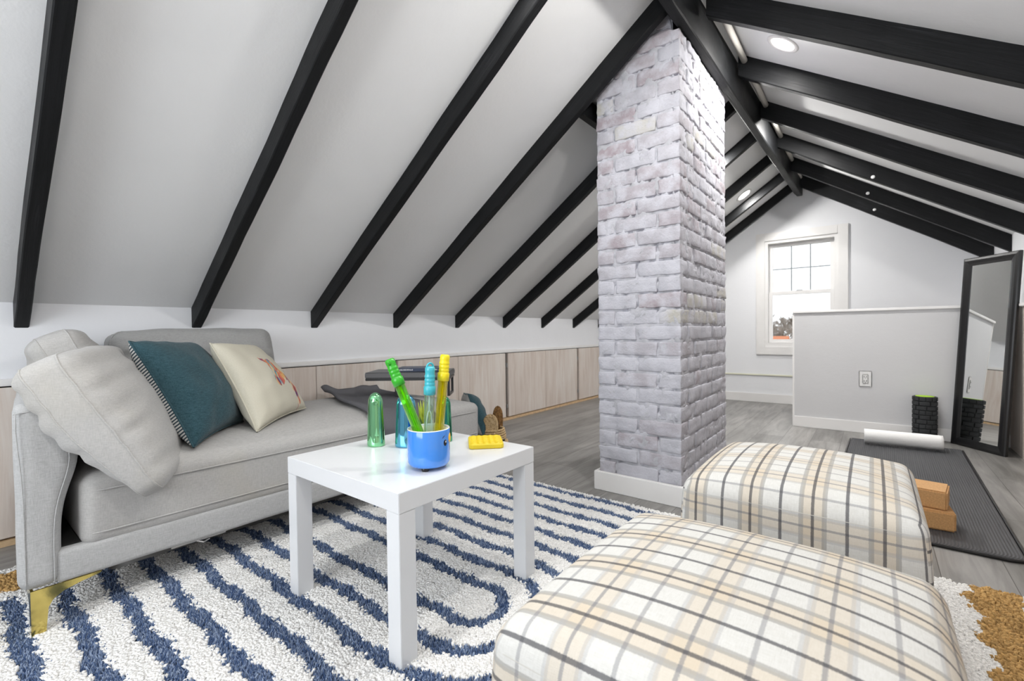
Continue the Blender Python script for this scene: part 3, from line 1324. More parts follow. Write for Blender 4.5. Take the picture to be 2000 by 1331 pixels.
def build_sofa():
    t = thing('sofa', 'light grey fabric sofa with one arm and brass legs against the knee wall', 'sofa', (-2.22, 1.03, .025))
    # base rail
    b = rbox_bm(.453, .872, .046, .014, (20, 40, 3), 2)
    for v in b.verts:
        v.co.z += .002*nz(v.co, 6)
        v.co += Vector((-2.222, 1.063, .192))
    local(bmo('base_frame', b, M['sofa'], t, True), t)
    # arm
    b = rbox_bm(.455, .05, .257, .032, (24, 4, 26), 4)
    for v in b.verts:
        x, y, z = v.co
        Z = z+.257+.147
        inner = .5+.5*(y/.05)
        bulge = .040*math.exp(-((Z-.50)/.11)**2) + .012*math.exp(-((Z-.62)/.06)**2)
        out = -.002*math.exp(-((Z-.60)/.12)**2) - .003*math.exp(-((Z-.3)/.2)**2)
        yy = y*.84 + inner*bulge + (1-inner)*out
        v.co = Vector((x-2.222, .160+(.455-x)*.085+yy+.0015*nz((x, y, z), 9), Z+.002*nz((x, y, z), 7)))
    armo = local(bmo('arm', b, M['sofa'], t, True), t)
    bm = bmesh.new()
    # front panel seams of the arm
    for yb, fn in ((.126, -1), (.193, 1)):
        pts = []
        for k in range(22):
            Z = .155+.475*k/21
            bulge = .036*math.exp(-((Z-.50)/.11)**2) if fn > 0 else -.010*math.exp(-((Z-.60)/.12)**2)
            pts.append((-1.7665-.001, yb+bulge-.006*fn, Z))
        piping(bm, pts, .0016)
    pts = [(-1.768, .118+.092*k/8, .630+.004*math.sin(math.pi*k/8)) for k in range(9)]
    piping(bm, pts, .0016)
    local(bmo('piping', bm, M['sofa'], t, True), t).parent = armo
    # seat cushion
    b = rbox_bm(.452, .842, .105, .036, (34, 60, 5), 4)
    for v in b.verts:
        x, y, z = v.co
        if z > .02:
            e = min(1, max(0, (1-(abs(x)/.452)**4)*(1-(abs(y)/.842)**8)))
            z += .030*e*(z/.105)
        z += .0025*nz((x, y, 0), 4) + .0015*nz((x, y, z), 14)
        x += .003*nz((x, y, z), 7, 3)
        v.co = Vector((x-2.218, y+1.085, z+.325))
    seat = local(bmo('seat_cushion', b, M['sofa_warm'], t, True), t)
    bm = bmesh.new()
    for z, r in ((.385, .0026), (.262, .0026)):
        x1, x0, ya, yb = -1.7635, -2.66, .248, 1.925
        piping(bm, [(x0, ya, z), (x1-.05, ya, z), (x1-.02, ya+.006, z), (x1-.006, ya+.02, z), (x1, ya+.05, z), (x1, .8, z), (x1, 1.4, z), (x1, yb-.05, z), (x1-.006, yb-.02, z), (x1-.02, yb-.006, z), (x1-.05, yb, z), (x0, yb, z)], r)
    local(bmo('piping', bm, M['sofa_warm'], t, True), t).parent = seat
    # dark block put in as the shade of the gap beside the arm
    local(boxo('gap_shade', -2.60, -1.80, .205, .30, .200, .241, M['dark'], t), t)
    # legs: brass blade with a curved bracket
    def leg(x, y, sy, sx):
        prof = [(0, .147), (.145, .147), (.142, .142), (.10, .134), (.065, .124), (.044, .110), (.034, .092), (.031, .06), (.028, .024), (0, .024)]
        bm = bmesh.new()
        th = .006
        A = [bm.verts.new((x, y+sy*a, z)) for a, z in prof]
        B = [bm.verts.new((x-sx*th, y+sy*a, z)) for a, z in prof]
        bm.faces.new(A)
        bm.faces.new(B[::-1])
        for k in range(len(prof)):
            bm.faces.new((A[k], A[(k+1) % len(prof)], B[(k+1) % len(prof)], B[k]))
        A = [bm.verts.new((x-sx*(th*.5+a), y, z)) for a, z in prof]
        B = [bm.verts.new((x-sx*(th*.5+a), y+sy*th, z)) for a, z in prof]
        bm.faces.new(A)
        bm.faces.new(B[::-1])
        for k in range(len(prof)):
            bm.faces.new((A[k], A[(k+1) % len(prof)], B[(k+1) % len(prof)], B[k]))
        local(bmo('leg', bm, M['gold'], t, label='brass leg'), t)
    leg(-1.772, .140, 1, 1)
    leg(-1.772, 1.92, -1, 1)
    leg(-2.66, .270, 1, -1)
    leg(-2.66, 1.92, -1, -1)
    # metal slide rail under the front edge
    bm = bmesh.new()
    tube(bm, [(-1.80, .46, .137), (-1.80, .62, .137)], .004, 6)
    tube(bm, [(-1.80, .53, .137), (-1.79, .55, .128), (-1.80, .57, .130)], .003, 6)
    local(bmo('slide_rail', bm, M['steel'], t), t)
    return t


build_sofa()


def cushion_mtx(c, u, v):
    """columns u, v, normal"""
    u = Vector(u).normalized()
    v = Vector(v)
    v = (v-u*v.dot(u)).normalized()
    n = u.cross(v)
    m = Matrix.Identity(4)
    for i in range(3):
        m[i][0], m[i][1], m[i][2], m[i][3] = u[i], v[i], n[i], c[i]
    return m


def box_cushion(label, c, u, v, W, H, T, seed, mat, sag=.0, floor=None, taper=False):
    t = thing('back_cushion', label, 'cushion', c, 'loose grey sofa back cushions')
    mx = cushion_mtx(c, u, v)
    b = rbox_bm(W/2, H/2, T/2, min(T*.30, .05), (36, 32, 8), 4)

    def deform(p):
        x, y, z = p
        ex = max(0, 1-(abs(x)/(W/2))**2.2)
        ey = max(0, 1-(abs(y)/(H/2))**2.2)
        s = 1 if z > 0 else -1
        zz = z*(.85+.75*math.sqrt(ex*ey))
        # gathered wrinkles running in from the seams
        wr = (1-ex*ey)
        zz += s*.007*wr*math.sin(x*38+3*nz((x, y, 0), 6, seed)*2)*nz((x, y, s), 5, seed)
        zz += s*.006*nz((x*.6, y*2.2, s), 9, seed)
        # gathers running across the long seams
        for kx in range(6):
            yc = -H*.36+kx*H*.145+.01*nz((kx, seed, 0), 1)
            w_ = .016+.006*(kx % 2)
            zz -= s*.013*math.exp(-((y-yc-.02*nz((x*4, kx, 0), 1, seed))/w_)**2)*min(1, wr*1.6)*(.6+.6*nz((x*5, kx*3, 1), 1.2, seed))
        x2 = x*(1-.05*(1-ey))
        y2 = y*(1-.05*(1-ex)) - sag*ex*(y > 0)*abs(y)
        x2 += .005*nz((x, y, z), 8, seed+2)*(1-ex)
        y2 += .006*nz((x, y, z), 8, seed+4)*(1-ey)
        k0 = .85+.75*math.sqrt(ex*ey)
        zz = z*k0 + (zz-z*k0)*min(1, abs(z)/(T/2))**2
        if taper and z < 0:
            zz *= 1-1.0*min(1, max(0, (-x/(W/2)+.3)/1.3))*min(1, max(0, (-y/(H/2)+.1)/1.1))
        # slump
        zz += -.05*sag*10*(y/H)**2
        return Vector((x2, y2, zz))
    R4 = mx.to_3x3().to_4x4()
    for vtx in b.verts:
        q = R4 @ deform(vtx.co)
        if floor is not None and q.z+c[2] < floor and q.x+c[0] < -1.79:
            q.z = floor-c[2]+.1*(q.z+c[2]-floor)
        vtx.co = q
    cov = bmo('cover', b, mat, t, True)
    bm = bmesh.new()
    r = .035
    for s in (-1, 1):
        pts = []
        hw, hh = W/2-.004, H/2-.004
        for (cx_, cy_, a0) in ((hw-r, hh-r, 0), (-hw+r, hh-r, 90), (-hw+r, -hh+r, 180), (hw-r, -hh+r, 270)):
            for k in range(5):
                a = R(a0+k*22.5)
                pts.append((cx_+r*math.cos(a), cy_+r*math.sin(a), s*T*.30))
        full = []
        for i in range(len(pts)):
            p, q = Vector(pts[i]), Vector(pts[(i+1) % len(pts)])
            m_ = max(1, int((q-p).length/.03))
            full += [p.lerp(q, k/m_) for k in range(m_)]
        out = []
        for p in full:
            q = R4 @ deform(p)
            if floor is not None and q.z+c[2] < floor and q.x+c[0] < -1.79:
                q.z = floor-c[2]+.1*(q.z+c[2]-floor)
            out.append(q)
        piping(bm, out, .0032, True)
    bmo('piping', bm, mat, cov, True)
    return t


box_cushion('light grey box cushion slumped over the sofa arm, nearest and lowest of the grey cushions',
            (-1.945, .362, .570), (-.90, .36, .03), (-.02, -.50, .86), .56, .49, .145, 1.0, M['sofa_warm'], .02, .432, True)
box_cushion('light grey box cushion at the back corner behind the one slumped over the arm',
            (-2.38, .350, .640), (-1, .10, .0), (-.1, -.40, .90), .48, .46, .14, 4.0, M['sofa_warm'], .02, .436)
box_cushion('wide grey back cushion standing upright against the white knee wall',
            (-2.585, .790, .652), (0, 1, .012), (-.12, 0, 1), .69, .43, .17, 9.0, M['sofa_back'], .0, .436)


def campt(px, py, depth):
    """point at a distance along the view axis, used to read positions off the photograph"""
    return Vector((0, 0, CH)) + _f*depth + _r2*((px-1000)/F*depth) + _u2*((665.5-py)/F*depth)


FARP = [campt(914, 770, 3.22), campt(906, 768, 3.56), campt(938, 840, 3.54), campt(944, 852, 3.18)]


def pillow(name, label, TL, TR, BR, BL, T, mats, seed, group=None, pinch=.07, cat='pillow', weltmat=None, floor=None):
    TL, TR, BR, BL = map(Vector, (TL, TR, BR, BL))
    c = (TL+TR+BR+BL)/4
    t = thing(name, label, cat, c, group)
    n = 34
    nrm = ((TR-TL)+(BR-BL)).cross((TL-BL)+(TR-BR)).normalized()
    bm = bmesh.new()
    uvl = bm.loops.layers.uv.new('UVMap')

    def pos(a, b, s):
        k = pinch
        a2 = a*(1-k*(1-b*b))
        b2 = b*(1-k*(1-a*a))
        ua, vb = (a2+1)/2, (b2+1)/2
        p = (BL*(1-ua)+BR*ua)*(1-vb) + (TL*(1-ua)+TR*ua)*vb
        e = max(0, (1-a**2))*max(0, (1-b**2))
        th = T/2*(e**.42)
        edge = 1-e**.5
        th += (.012*nz((a*1.3, b*1.3, s), 2.0, seed) + .010*edge*nz((a*3, b*3, s*2), 1.6, seed+3))*(e**.3)
        return p+nrm*th*s-c
    grids = []
    for s in (1, -1):
        g = []
        for j in range(n+1):
            row = []
            for i in range(n+1):
                a, b = -math.cos(math.pi*i/n), -math.cos(math.pi*j/n)
                a = .5*a+.5*(2*i/n-1)
                b = .5*b+.5*(2*j/n-1)
                if s < 0 and (i in (0, n) or j in (0, n)):
                    row.append(grids[0][j][i])
                else:
                    p = pos(a, b, s)
                    if floor is not None and p.z+c.z < floor:
                        p.z = floor-c.z
                    row.append((bm.verts.new(p), (a+1)/2, (b+1)/2))
            g.append(row)
        grids.append(g)
        for j in range(n):
            for i in range(n):
                q = [g[j][i], g[j][i+1], g[j+1][i+1], g[j+1][i]]
                if s < 0:
                    q = q[::-1]
                f = bm.faces.new([x[0] for x in q])
                f.material_index = 0 if s > 0 or len(mats) == 1 else 1
                for l, x in zip(f.loops, q):
                    l[uvl].uv = (x[1], x[2])
    g = grids[0]
    loop = [g[0][i][0].co.copy() for i in range(n)] + [g[j][n][0].co.copy() for j in range(n)] + [g[n][n-i][0].co.copy() for i in range(n)] + [g[n-j][0][0].co.copy() for j in range(n)]
    cov = bmo('cover', bm, mats, t, True)
    b2 = bmesh.new()
    piping(b2, loop[::2], .0035, True)
    bmo('welt', b2, weltmat or mats[0], cov, True)
    return t


pillow('throw_pillow', 'dark teal throw pillow with striped back leaning on the big grey cushion',
       (-2.035, .415, .815), (-2.40, .70, .80), (-2.10, .80, .465), (-1.80, .53, .455), .20, [M['teal'], M['stripes']], 2.0, floor=.455)
pillow('throw_pillow', 'cream throw pillow with a colourful animal print beside the teal pillow',
       (-2.15, .70, .80), (-2.50, 1.00, .775), (-2.19, 1.12, .47), (-1.88, .765, .455), .17, [M['cream'], M['cream_plain']], 6.0, weltmat=M['cream_plain'], floor=.455)
pillow('throw_pillow', 'teal and striped pillow propped on the floor beyond the far end of the sofa',
       FARP[0], FARP[1], FARP[2], FARP[3], .17, [M['teal'], M['stripes']], 12.0, floor=.005)


# ------------------------------------------------------------------ throw blanket on the seat
def build_throw():
    t = thing('throw_blanket', 'charcoal knitted throw spread over the far part of the sofa seat', 'throw', (-2.2, 1.55, .44))
    cx, cy, cz = t.location
    # path parameter s runs from the wall to over the front edge
    A0, A1 = Vector((-2.63, 1.44)), Vector((-2.63, 1.84))
    B0, B1 = Vector((-1.765, 1.20)), Vector((-1.765, 1.585))
    nu, nv = 60, 30
    bm = bmesh.new()
    uvl = bm.loops.layers.uv.new('UVMap')
    g = []
    for i in range(nu+1):
        s = i/nu*1.22
        row = []
        for j in range(nv+1):
            w_ = j/nv
            a = A0.lerp(A1, w_)
            b = B0.lerp(B1, w_)
            if s <= 1:
                p = a.lerp(b, s)
                z = .466 + .004*nz((p.x, p.y, 0), 6)
                # soft folds
                z += .010*max(0, math.sin(w_*11+2.2*math.sin(s*4)))*(1-.3*s)
                z += .030*math.exp(-((w_-.05)/.12)**2)*(1-.6*s)
                if s > .9:
                    z -= .05*((s-.9)/.1)**2
                if s < .06:
                    z += .022*(1-s/.06)
                y = p.y+.012*math.sin(s*9)*(1-w_)
                x = p.x
            else:
                d = s-1
                x = -1.742+.003*math.sin(w_*20)
                y = (B0.lerp(B1, w_)).y+d*.05
                z = .416-d*.86
            v = bm.verts.new((x-cx, y-cy, z-cz))
            row.append((v, s*.8, w_*.5))
        g.append(row)
    for i in range(nu):
        for j in range(nv):
            q = [g[i][j], g[i+1][j], g[i+1][j+1], g[i][j+1]]
            f = bm.faces.new([x[0] for x in q])
            for l, x in zip(f.loops, q):
                l[uvl].uv = (x[1], x[2])
    bmesh.ops.recalc_face_normals(bm, faces=bm.faces)
    up = sum(f.normal.z for f in bm.faces)
    if up < 0:
        bmesh.ops.reverse_faces(bm, faces=bm.faces)
    r = bmesh.ops.solidify(bm, geom=bm.faces[:], thickness=.011)
    bmo('cloth', bm, M['throw'], t, True)
    bm = bmesh.new()
    random.seed(8)
    for j in range(46):
        w_ = j/45
        y = (B0.lerp(B1, w_)).y+.01
        x = -1.738
        z = .416-.22*.86
        L = random.uniform(.03, .05)
        pts = [(x-cx, y-cy, z+.005-cz), (x+.004-cx, y+random.uniform(-.006, .006)-cy, z-L*.5-cz), (x-cx, y+random.uniform(-.01, .01)-cy, z-L-cz)]
        tube(bm, pts, [.003, .003, .0015], 5)
    f = bmo('fringe', bm, M['fringe_dk'], t, True)
    f['kind'] = 'stuff'


build_throw()


# ------------------------------------------------------------------ lap desk and book
def frame_from_cam(lat, depth, z):
    return Vector((_f.x*depth/ math.cos(PITCH) + _r.x*lat, _f.y*depth/math.cos(PITCH) + _r.y*lat, z))


fx = Vector((math.cos(YAW), math.sin(YAW), 0))
fy = Vector((-math.sin(YAW), math.cos(YAW), 0))


def build_desk():
    o = fx*(-.832)+fy*2.56
    t = thing('lap_desk', 'black lap desk with speckled grey top standing on the sofa seat', 'lap desk', (o.x, o.y, .47))
    t.rotation_euler = (0, 0, YAW)
    W, D = .475, .26
    zt = .610-.47
    boxo('tabletop', 0, W, 0, D, zt-.028, zt, M['slate'], t, .003)
    boxo('top_board', .002, W-.002, .002, D-.002, zt, zt+.003, M['black'], t, .001)
    bm = bmesh.new()
    bx(bm, .002, W-.002, .002, D-.002, zt-.044, zt-.028, .002)
    bmo('rim', bm, M['black'], t)
    for xa in (.155, W-.018):
        bm = bmesh.new()
        bx(bm, xa, xa+.014, .05, .064, .012, zt-.044)
        bx(bm, xa, xa+.014, D-.05, D-.036, .012, zt-.044)
        bx(bm, xa, xa+.014, .05, D-.036, .0, .013)
        bmo('leg', bm, M['black'], t)
    b = thing('book', 'slim dark navy book lying on the lap desk', 'book', (0, 0, 0))
    p = o+fx*.165+fy*.045
    b.location = (p.x, p.y, .6135)
    b.rotation_euler = (0, 0, YAW+R(1.5))
    boxo('cover', 0, .255, 0, .18, .0, .002, M['navy'], b)
    boxo('upper_cover', 0, .255, 0, .18, .016, .018, M['navy'], b)
    boxo('pages', .004, .251, .004, .176, .002, .016, M['paper'], b)
    sp = boxo('spine', 0, .255, -.0015, .002, .0, .018, M['navy'], b, .0005)
    bm = bmesh.new()
    random.seed(2)
    x = .012
    while x < .235:
        w_ = random.uniform(.003, .006)
        if .100 > x or x > .19:
            bx(bm, x, x+w_, -.0020, -.0014, .0065, .0065+random.choice((.005, .0065)))
        x += w_+random.uniform(.0015, .004)
        if .1 < x < .19:
            bmo('lettering', bm, M['plate'], sp)
            bm = bmesh.new()
            x = .191
    bmo('lettering', bm, M['plate'], sp)


build_desk()

# ------------------------------------------------------------------ side table
TX0, TX1, TY0, TY1 = -1.435, -.882, .672, 1.222


def build_table():
    t = thing('side_table', 'small square glossy white side table on the striped rug', 'table', ((TX0+TX1)/2, (TY0+TY1)/2, .022))
    bm = bmesh.new()
    bx(bm, TX0, TX1, TY0, TY1, .40, .45, .0012)
    local(bmo('tabletop', bm, M['white_satin'], t), t)
    for a in (TX0+.0005, TX1-.0505):
        for b in (TY0+.0005, TY1-.0505):
            bm = bmesh.new()
            bx(bm, a, a+.05, b, b+.05, .020, .3995, .0012)
            local(bmo('leg', bm, M['white_satin'], t), t)


build_table()


# ------------------------------------------------------------------ things on the table
def campt(px, py, depth):
    """a point the camera sees at pixel (px, py) at a distance along the view axis"""
    return Vector((0, 0, CH)) + _f*depth + _r2*((px-1000)/F*depth) + _u2*((665.5-py)/F*depth)


MUG = Vector((-.990, .862, .45))


def build_mug():
    t = thing('mug', 'glossy blue cup with a small painted eye, holding bubble wands', 'cup', MUG)
    bm = bmesh.new()
    r, h, z0 = .0600, .112, .008
    prof = [(0, z0), (.045, z0), (.055, z0+.003), (.0595, z0+.012), (r, z0+.03), (r, h-.003), (.0590, h), (.0560, h), (.0550, h-.003)]
    lathe(bm, prof, 64)
    bmo('body', bm, M['blue_glaze'], t, True)
    bm = bmesh.new()
    prof = [(.0595, h-.002), (.0590, h+.0008), (.0565, h+.0010), (.0552, h-.002), (.0550, z0+.012), (.050, z0+.006), (0, z0+.005)]
    lathe(bm, prof, 64)
    bmo('lining', bm, M['cream_glaze'], t, True)
    for a in (R(-60), R(60), R(180)):
        aa = a+YAW-R(90)-R(-55)
        bm = bmesh.new()
        lathe(bm, [(0, 0), (.009, 0), (.011, .004), (.011, .012), (0, .012)], 16, Matrix.Translation((.040*math.cos(aa), .040*math.sin(aa), 0)))
        bmo('foot', bm, M['print_black'], t, True)
    # eye and brow near the right silhouette
    back = -fy
    base = math.atan2(back.y, back.x)
    def on(angdeg, z, rr):
        a = base + R(angdeg)
        return Vector((rr*math.cos(a), rr*math.sin(a), z))
    def dot(nm, ang, z, ry, rz, lift, mat):
        bm = bmesh.new()
        c = bm.verts.new(on(ang, z, r+lift+.0006))
        ring = []
        for k in range(24):
            q = 2*math.pi*k/24
            ring.append(bm.verts.new(on(ang+math.degrees(ry*math.cos(q)/r), z+rz*math.sin(q), r+lift)))
        for k in range(24):
            bm.faces.new((c, ring[k], ring[(k+1) % 24]))
        return bmo(nm, bm, mat, t, True)
    e = dot('eye', 59, .076, .0065, .0085, .0004, M['print_black'])
    h_ = dot('eye_glint', 60, .079, .0022, .0030, .0012, M['print_white'])
    h_.parent = e
    bm = bmesh.new()
    tube(bm, [on(49, .090, r+.0004), on(53, .0945, r+.0004), on(58, .096, r+.0004)], .0007, 5)
    bmo('brow', bm, M['print_black'], t, True)
    bm = bmesh.new()
    lathe(bm, [(0, .002), (.008, .0015), (.014, 0), (.014, -.004), (0, -.004)], 24,
          axis_mtx(on(89, .084, r), on(89, .084, r+.02)))
    bm2 = bm
    bmo('ornament', bm2, M['orange_pl'], t, True, label='yellow moulded ornament on the side')


build_mug()


def wand(label, top, rim, depth_top, depth_rim, handle, tube_m, stick, loop=False, hl=.105, dark=None):
    """top, rim in the picture frame of the table corner; the wand runs straight on into the cup"""
    a = campt(*top, depth_top)
    b = campt(*rim, depth_rim)
    d = (b-a).normalized()
    L = (.475-a.z)/d.z
    e = a+d*L
    t = thing('bubble_wand', label, 'bubble wand', e, 'bubble wands standing in the blue cup')
    A = Matrix.Translation(-e) @ axis_mtx(e, a)
    T_ = L
    r = .0143
    # tube
    bm = bmesh.new()
    lathe(bm, [(0, 0), (r*.8, .0), (r, .004), (r, T_-hl+.006)], 32, A)
    lathe(bm, [(0, .003), (r*.7, .003), (r-.0014, .006), (r-.0014, T_-hl+.006)], 32, A)
    bmo('tube', bm, tube_m, t, True)
    # handle with rings
    prof = [(r*.9, T_-hl), (.0168, T_-hl), (.0170, T_-hl+.022), (.0150, T_-hl+.024)]
    z = T_-hl+.026
    while z < T_-.024:
        prof += [(.0138, z), (.0150, z+.0025), (.0150, z+.006), (.0138, z+.0085)]
        z += .0105
    prof += [(.0135, z), (.0135, T_-.016), (.0142, T_-.012), (.0138, T_-.004), (.0105, T_), (0, T_)]
    bm = bmesh.new()
    lathe(bm, prof, 36, A)
    hd = bmo('handle', bm, handle, t, True)
    if loop:
        bm = bmesh.new()
        pts = []
        for k in range(13):
            q = math.pi*k/12
            pts.append(A @ Vector((.011*math.cos(q), 0, T_-.004+.013*math.sin(q))))
        tube(bm, pts, .0030, 8)
        bmo('hanging_loop', bm, handle, hd, True)
    else:
        bm = bmesh.new()
        tube(bm, [A @ Vector((.010, 0, T_-.016)), A @ Vector((.0165, 0, T_-.010)), A @ Vector((.0185, 0, T_-.004))], [.005, .004, .0015], 8)
        bmo('spout', bm, handle, hd, True)
    # inner stick with dipping hoop
    bm = bmesh.new()
    tube(bm, [A @ Vector((0, 0, T_-hl)), A @ Vector((0, 0, T_*.52))], .0026, 8)
    pts = []
    for k in range(17):
        q = 2*math.pi*k/16
        pts.append(A @ Vector((.0085*math.sin(q), 0, T_*.52-.040+.040*math.cos(q))))
    tube(bm, pts, .0016, 6, False)
    tube(bm, [A @ Vector((0, 0, T_*.52-.08)), A @ Vector((0, 0, .01))], .0022, 8)
    bmo('inner_stick', bm, stick, t, True)
    return t


wand('green bubble wand leaning to the left in the blue cup', (760, 702), (812, 830), 1.285, 1.285, M['green_pl'], M['tube_green'], M['stick_green'], False, .080)
wand('turquoise bubble wand with loop top, upright in the middle of the blue cup', (840, 716), (838, 830), 1.285, 1.295, M['teal_pl'], M['tube_clear'], M['stick_white'], True, .080)
wand('yellow bubble wand, rightmost in the blue cup', (869.5, 693), (858, 830), 1.318, 1.318, M['yel_pl'], M['tube_yellow'], M['stick_yellow'], False, .076)


def capsule(label, x, y, w_, d_, h, mat, rot, recess=True):
    t = thing('metallic_capsule', label, 'capsule', (x, y, .45), 'metallic capsules on the white table')
    t.rotation_euler = (0, 0, rot)
    n, sg = 28, 56
    bm = bmesh.new()
    rings = []
    for i in range(n+1):
        s = i/n
        # bottom squarish, top dome
        if s < .06:
            k = .80+.20*math.sin(s/.06*math.pi/2)
            z = h*.02*(1-math.cos(s/.06*math.pi/2))
        else:
            q = (s-.06)/.94
            z = h*(.02+.98*math.sin(q*math.pi/2)**1.0)
            zz = (z/h)
            k = (1-.22*zz) * (1-max(0, (zz-.80)/.20)**2.2)**.5 if zz < 1 else 0
        if i == n:
            rings.append([bm.verts.new((0, 0, h))])
            continue
        row = []
        for j in range(sg):
            a = 2*math.pi*j/sg
            ca, sa = math.cos(a), math.sin(a)
            px, py = w_/2*k*ca, d_/2*k*sa
            rib = 1-.035*(.5+.5*math.cos(a*8))*min(1, s*5)
            if recess and abs(((a-R(300)+math.pi) % (2*math.pi))-math.pi) < .30 and .12 < z/h < .80:
                rib -= .08
            row.append(bm.verts.new((px*rib, py*rib, z)))
        rings.append(row)
    for i in range(n):
        A, B = rings[i], rings[i+1]
        for j in range(sg):
            j2 = (j+1) % sg
            if len(B) == 1:
                bm.faces.new((A[j], A[j2], B[0]))
            else:
                bm.faces.new((A[j], A[j2], B[j2], B[j]))
    bm.faces.new(rings[0][::-1])
    bmo('shell', bm, mat, t, True)
    bm = bmesh.new()
    lathe(bm, [(w_*.36, .0003), (w_*.42, .002), (w_*.42, .006), (0, .006)], 40)
    for v in bm.verts:
        v.co.y *= d_/w_
    bmo('base_ring', bm, mat, t, True)
    return t


capsule('light green metallic capsule at the left on the white table', -1.328, .922, .062, .055, .182, M['chrome_green'], R(20))
capsule('blue metallic capsule partly hidden behind the blue cup', -1.232, .975, .080, .055, .178, M['chrome_blue'], R(30))
capsule('dark green metallic capsule seen through and behind the yellow wand', -1.183, 1.105, .054, .05, .160, M['chrome_dk'], R(10))


def build_plant():
    t = thing('artificial_succulent', 'small yellow-green spiky artificial plant behind the blue cup', 'plant', (-1.270, 1.080, .45))
    bm = bmesh.new()
    lathe(bm, [(0, 0), (.022, 0), (.026, .03), (.024, .032), (0, .030)], 28)
    bmo('pot', bm, M['print_black'], t, True)
    random.seed(4)
    for ring, (cnt, tilt, L, mat) in enumerate(((7, 42, .060, M['leaf_dk']), (6, 26, .085, M['leaf']), (5, 10, .100, M['leaf']))):
        bm = bmesh.new()
        for k in range(cnt):
            a = 2*math.pi*k/cnt+ring*.5+random.uniform(-.15, .15)
            tl = R(tilt+random.uniform(-6, 6))
            pts, rr = [], []
            for s in range(6):
                q = s/5
                out = math.sin(tl)*L*q
                pts.append(Vector((math.cos(a)*out, math.sin(a)*out, .030+math.cos(tl)*L*q+.01*q*q)))
                rr.append(.0065*(1-q)**.8*(1+.5*math.sin(q*math.pi))+.0004)
            tube(bm, pts, rr, 6)
        bmo('leaves', bm, mat, t, True)


build_plant()


def build_popit():
    t = thing('bubble_fidget_pad', 'yellow rubber bubble pad lying at the right end of the white table', 'toy', (-1.034, 1.152, .45))
    t.rotation_euler = (0, 0, R(45))
    W, D, H = .115, .130, .017
    nx, ny = 80, 90
    b = rbox_bm(W/2, D/2, H/2, .005, (nx, ny, 2), 2)
    cx, cy = 5, 6
    for v in b.verts:
        x, y, z = v.co
        if z > H/2-.004 and abs(x) < W/2-.008 and abs(y) < D/2-.007:
            fx_ = (x+W/2-.008)/(W-.016)*cx
            fy_ = (y+D/2-.007)/(D-.014)*cy
            dx, dy = (fx_ % 1)-.5, (fy_ % 1)-.5
            rr = math.hypot(dx, dy)/.46
            v.co.z += .0035*(1-rr*rr)**.5 if rr < 1 else -.002
        v.co.z += H/2
    # round the plan corners
    for v in b.verts:
        x, y = v.co.x, v.co.y
        rc = .014
        ax, ay = abs(x)-(W/2-rc), abs(y)-(D/2-rc)
        if ax > 0 and ay > 0:
            l = math.hypot(ax, ay)
            m_ = max(ax, ay)
            if l > 0:
                ax, ay = ax/l*m_, ay/l*m_
            v.co.x = math.copysign(W/2-rc+ax, x)
            v.co.y = math.copysign(D/2-rc+ay, y)
    bmo('pad', b, M['yellow_rub'], t, True)


build_popit()


# ------------------------------------------------------------------ ottomans
def ottoman(label, cx, cy, wx, wy, H, rot, pu, pv, crown=.045):
    t = thing('ottoman', label, 'ottoman', (cx, cy, .018))
    H -= .018
    t.rotation_euler = (0, 0, R(rot))
    z0 = .035
    hz = (H-z0)/2
    b = rbox_bm(wx/2, wy/2, hz, .030, (46, 46, 14), 4, True)
    for v in b.verts:
        x, y, z = v.co
        ex = max(0, 1-(abs(x)/(wx/2))**2.6)
        ey = max(0, 1-(abs(y)/(wy/2))**2.6)
        if z > 0:
            z += crown*(ex*ey)**.6*(z/hz)**3
        bul = .010*(1-(z/hz)**2) if abs(z) < hz else 0
        x += math.copysign(bul, x)*(abs(x) > wx/2-.02)
        y += math.copysign(bul, y)*(abs(y) > wy/2-.02)
        z += .002*nz((x, y, z), 5, cx)
        v.co = Vector((x, y, z+hz+z0))
    uvl = b.loops.layers.uv[0]
    for f in b.faces:
        for l in f.loops:
            l[uvl].uv = (l[uvl].uv[0]+.130*(pu+10), l[uvl].uv[1]+.130*(pv+10))
    uph = bmo('upholstery', b, M['plaid'], t, True)
    bm = bmesh.new()
    r = .03
    pts = []
    zc = H-.027
    for (a, c_, a0) in ((wx/2-r, wy/2-r, 0), (-wx/2+r, wy/2-r, 90), (-wx/2+r, -wy/2+r, 180), (wx/2-r, -wy/2+r, 270)):
        for k in range(6):
            q = R(a0+k*18)
            pts.append((a+(r+.0005)*math.cos(q), c_+(r+.0005)*math.sin(q), zc))
    piping(bm, pts, .0022, True)
    bmo('piping', bm, M['cream_seam'], uph, True)
    for sx in (-1, 1):
        for sy in (-1, 1):
            bm = bmesh.new()
            lathe(bm, [(0, 0), (.016, 0), (.020, .037), (0, .037)], 16, Matrix.Translation((sx*(wx/2-.05), sy*(wy/2-.05), .0)))
            bmo('foot', bm, M['black'], t, True)
    return t


M['cream_seam'] = plain('cream_seam_cord', (.56, .54, .49), .9)
ottoman('plaid square ottoman in the foreground, nearest the camera', -.163, .722, .515, .505, .425, 90, .72, .20)
ottoman('plaid square ottoman farther back, beside the brick chimney', -.158, 1.508, .50, .515, .425, 0, .872, .646)


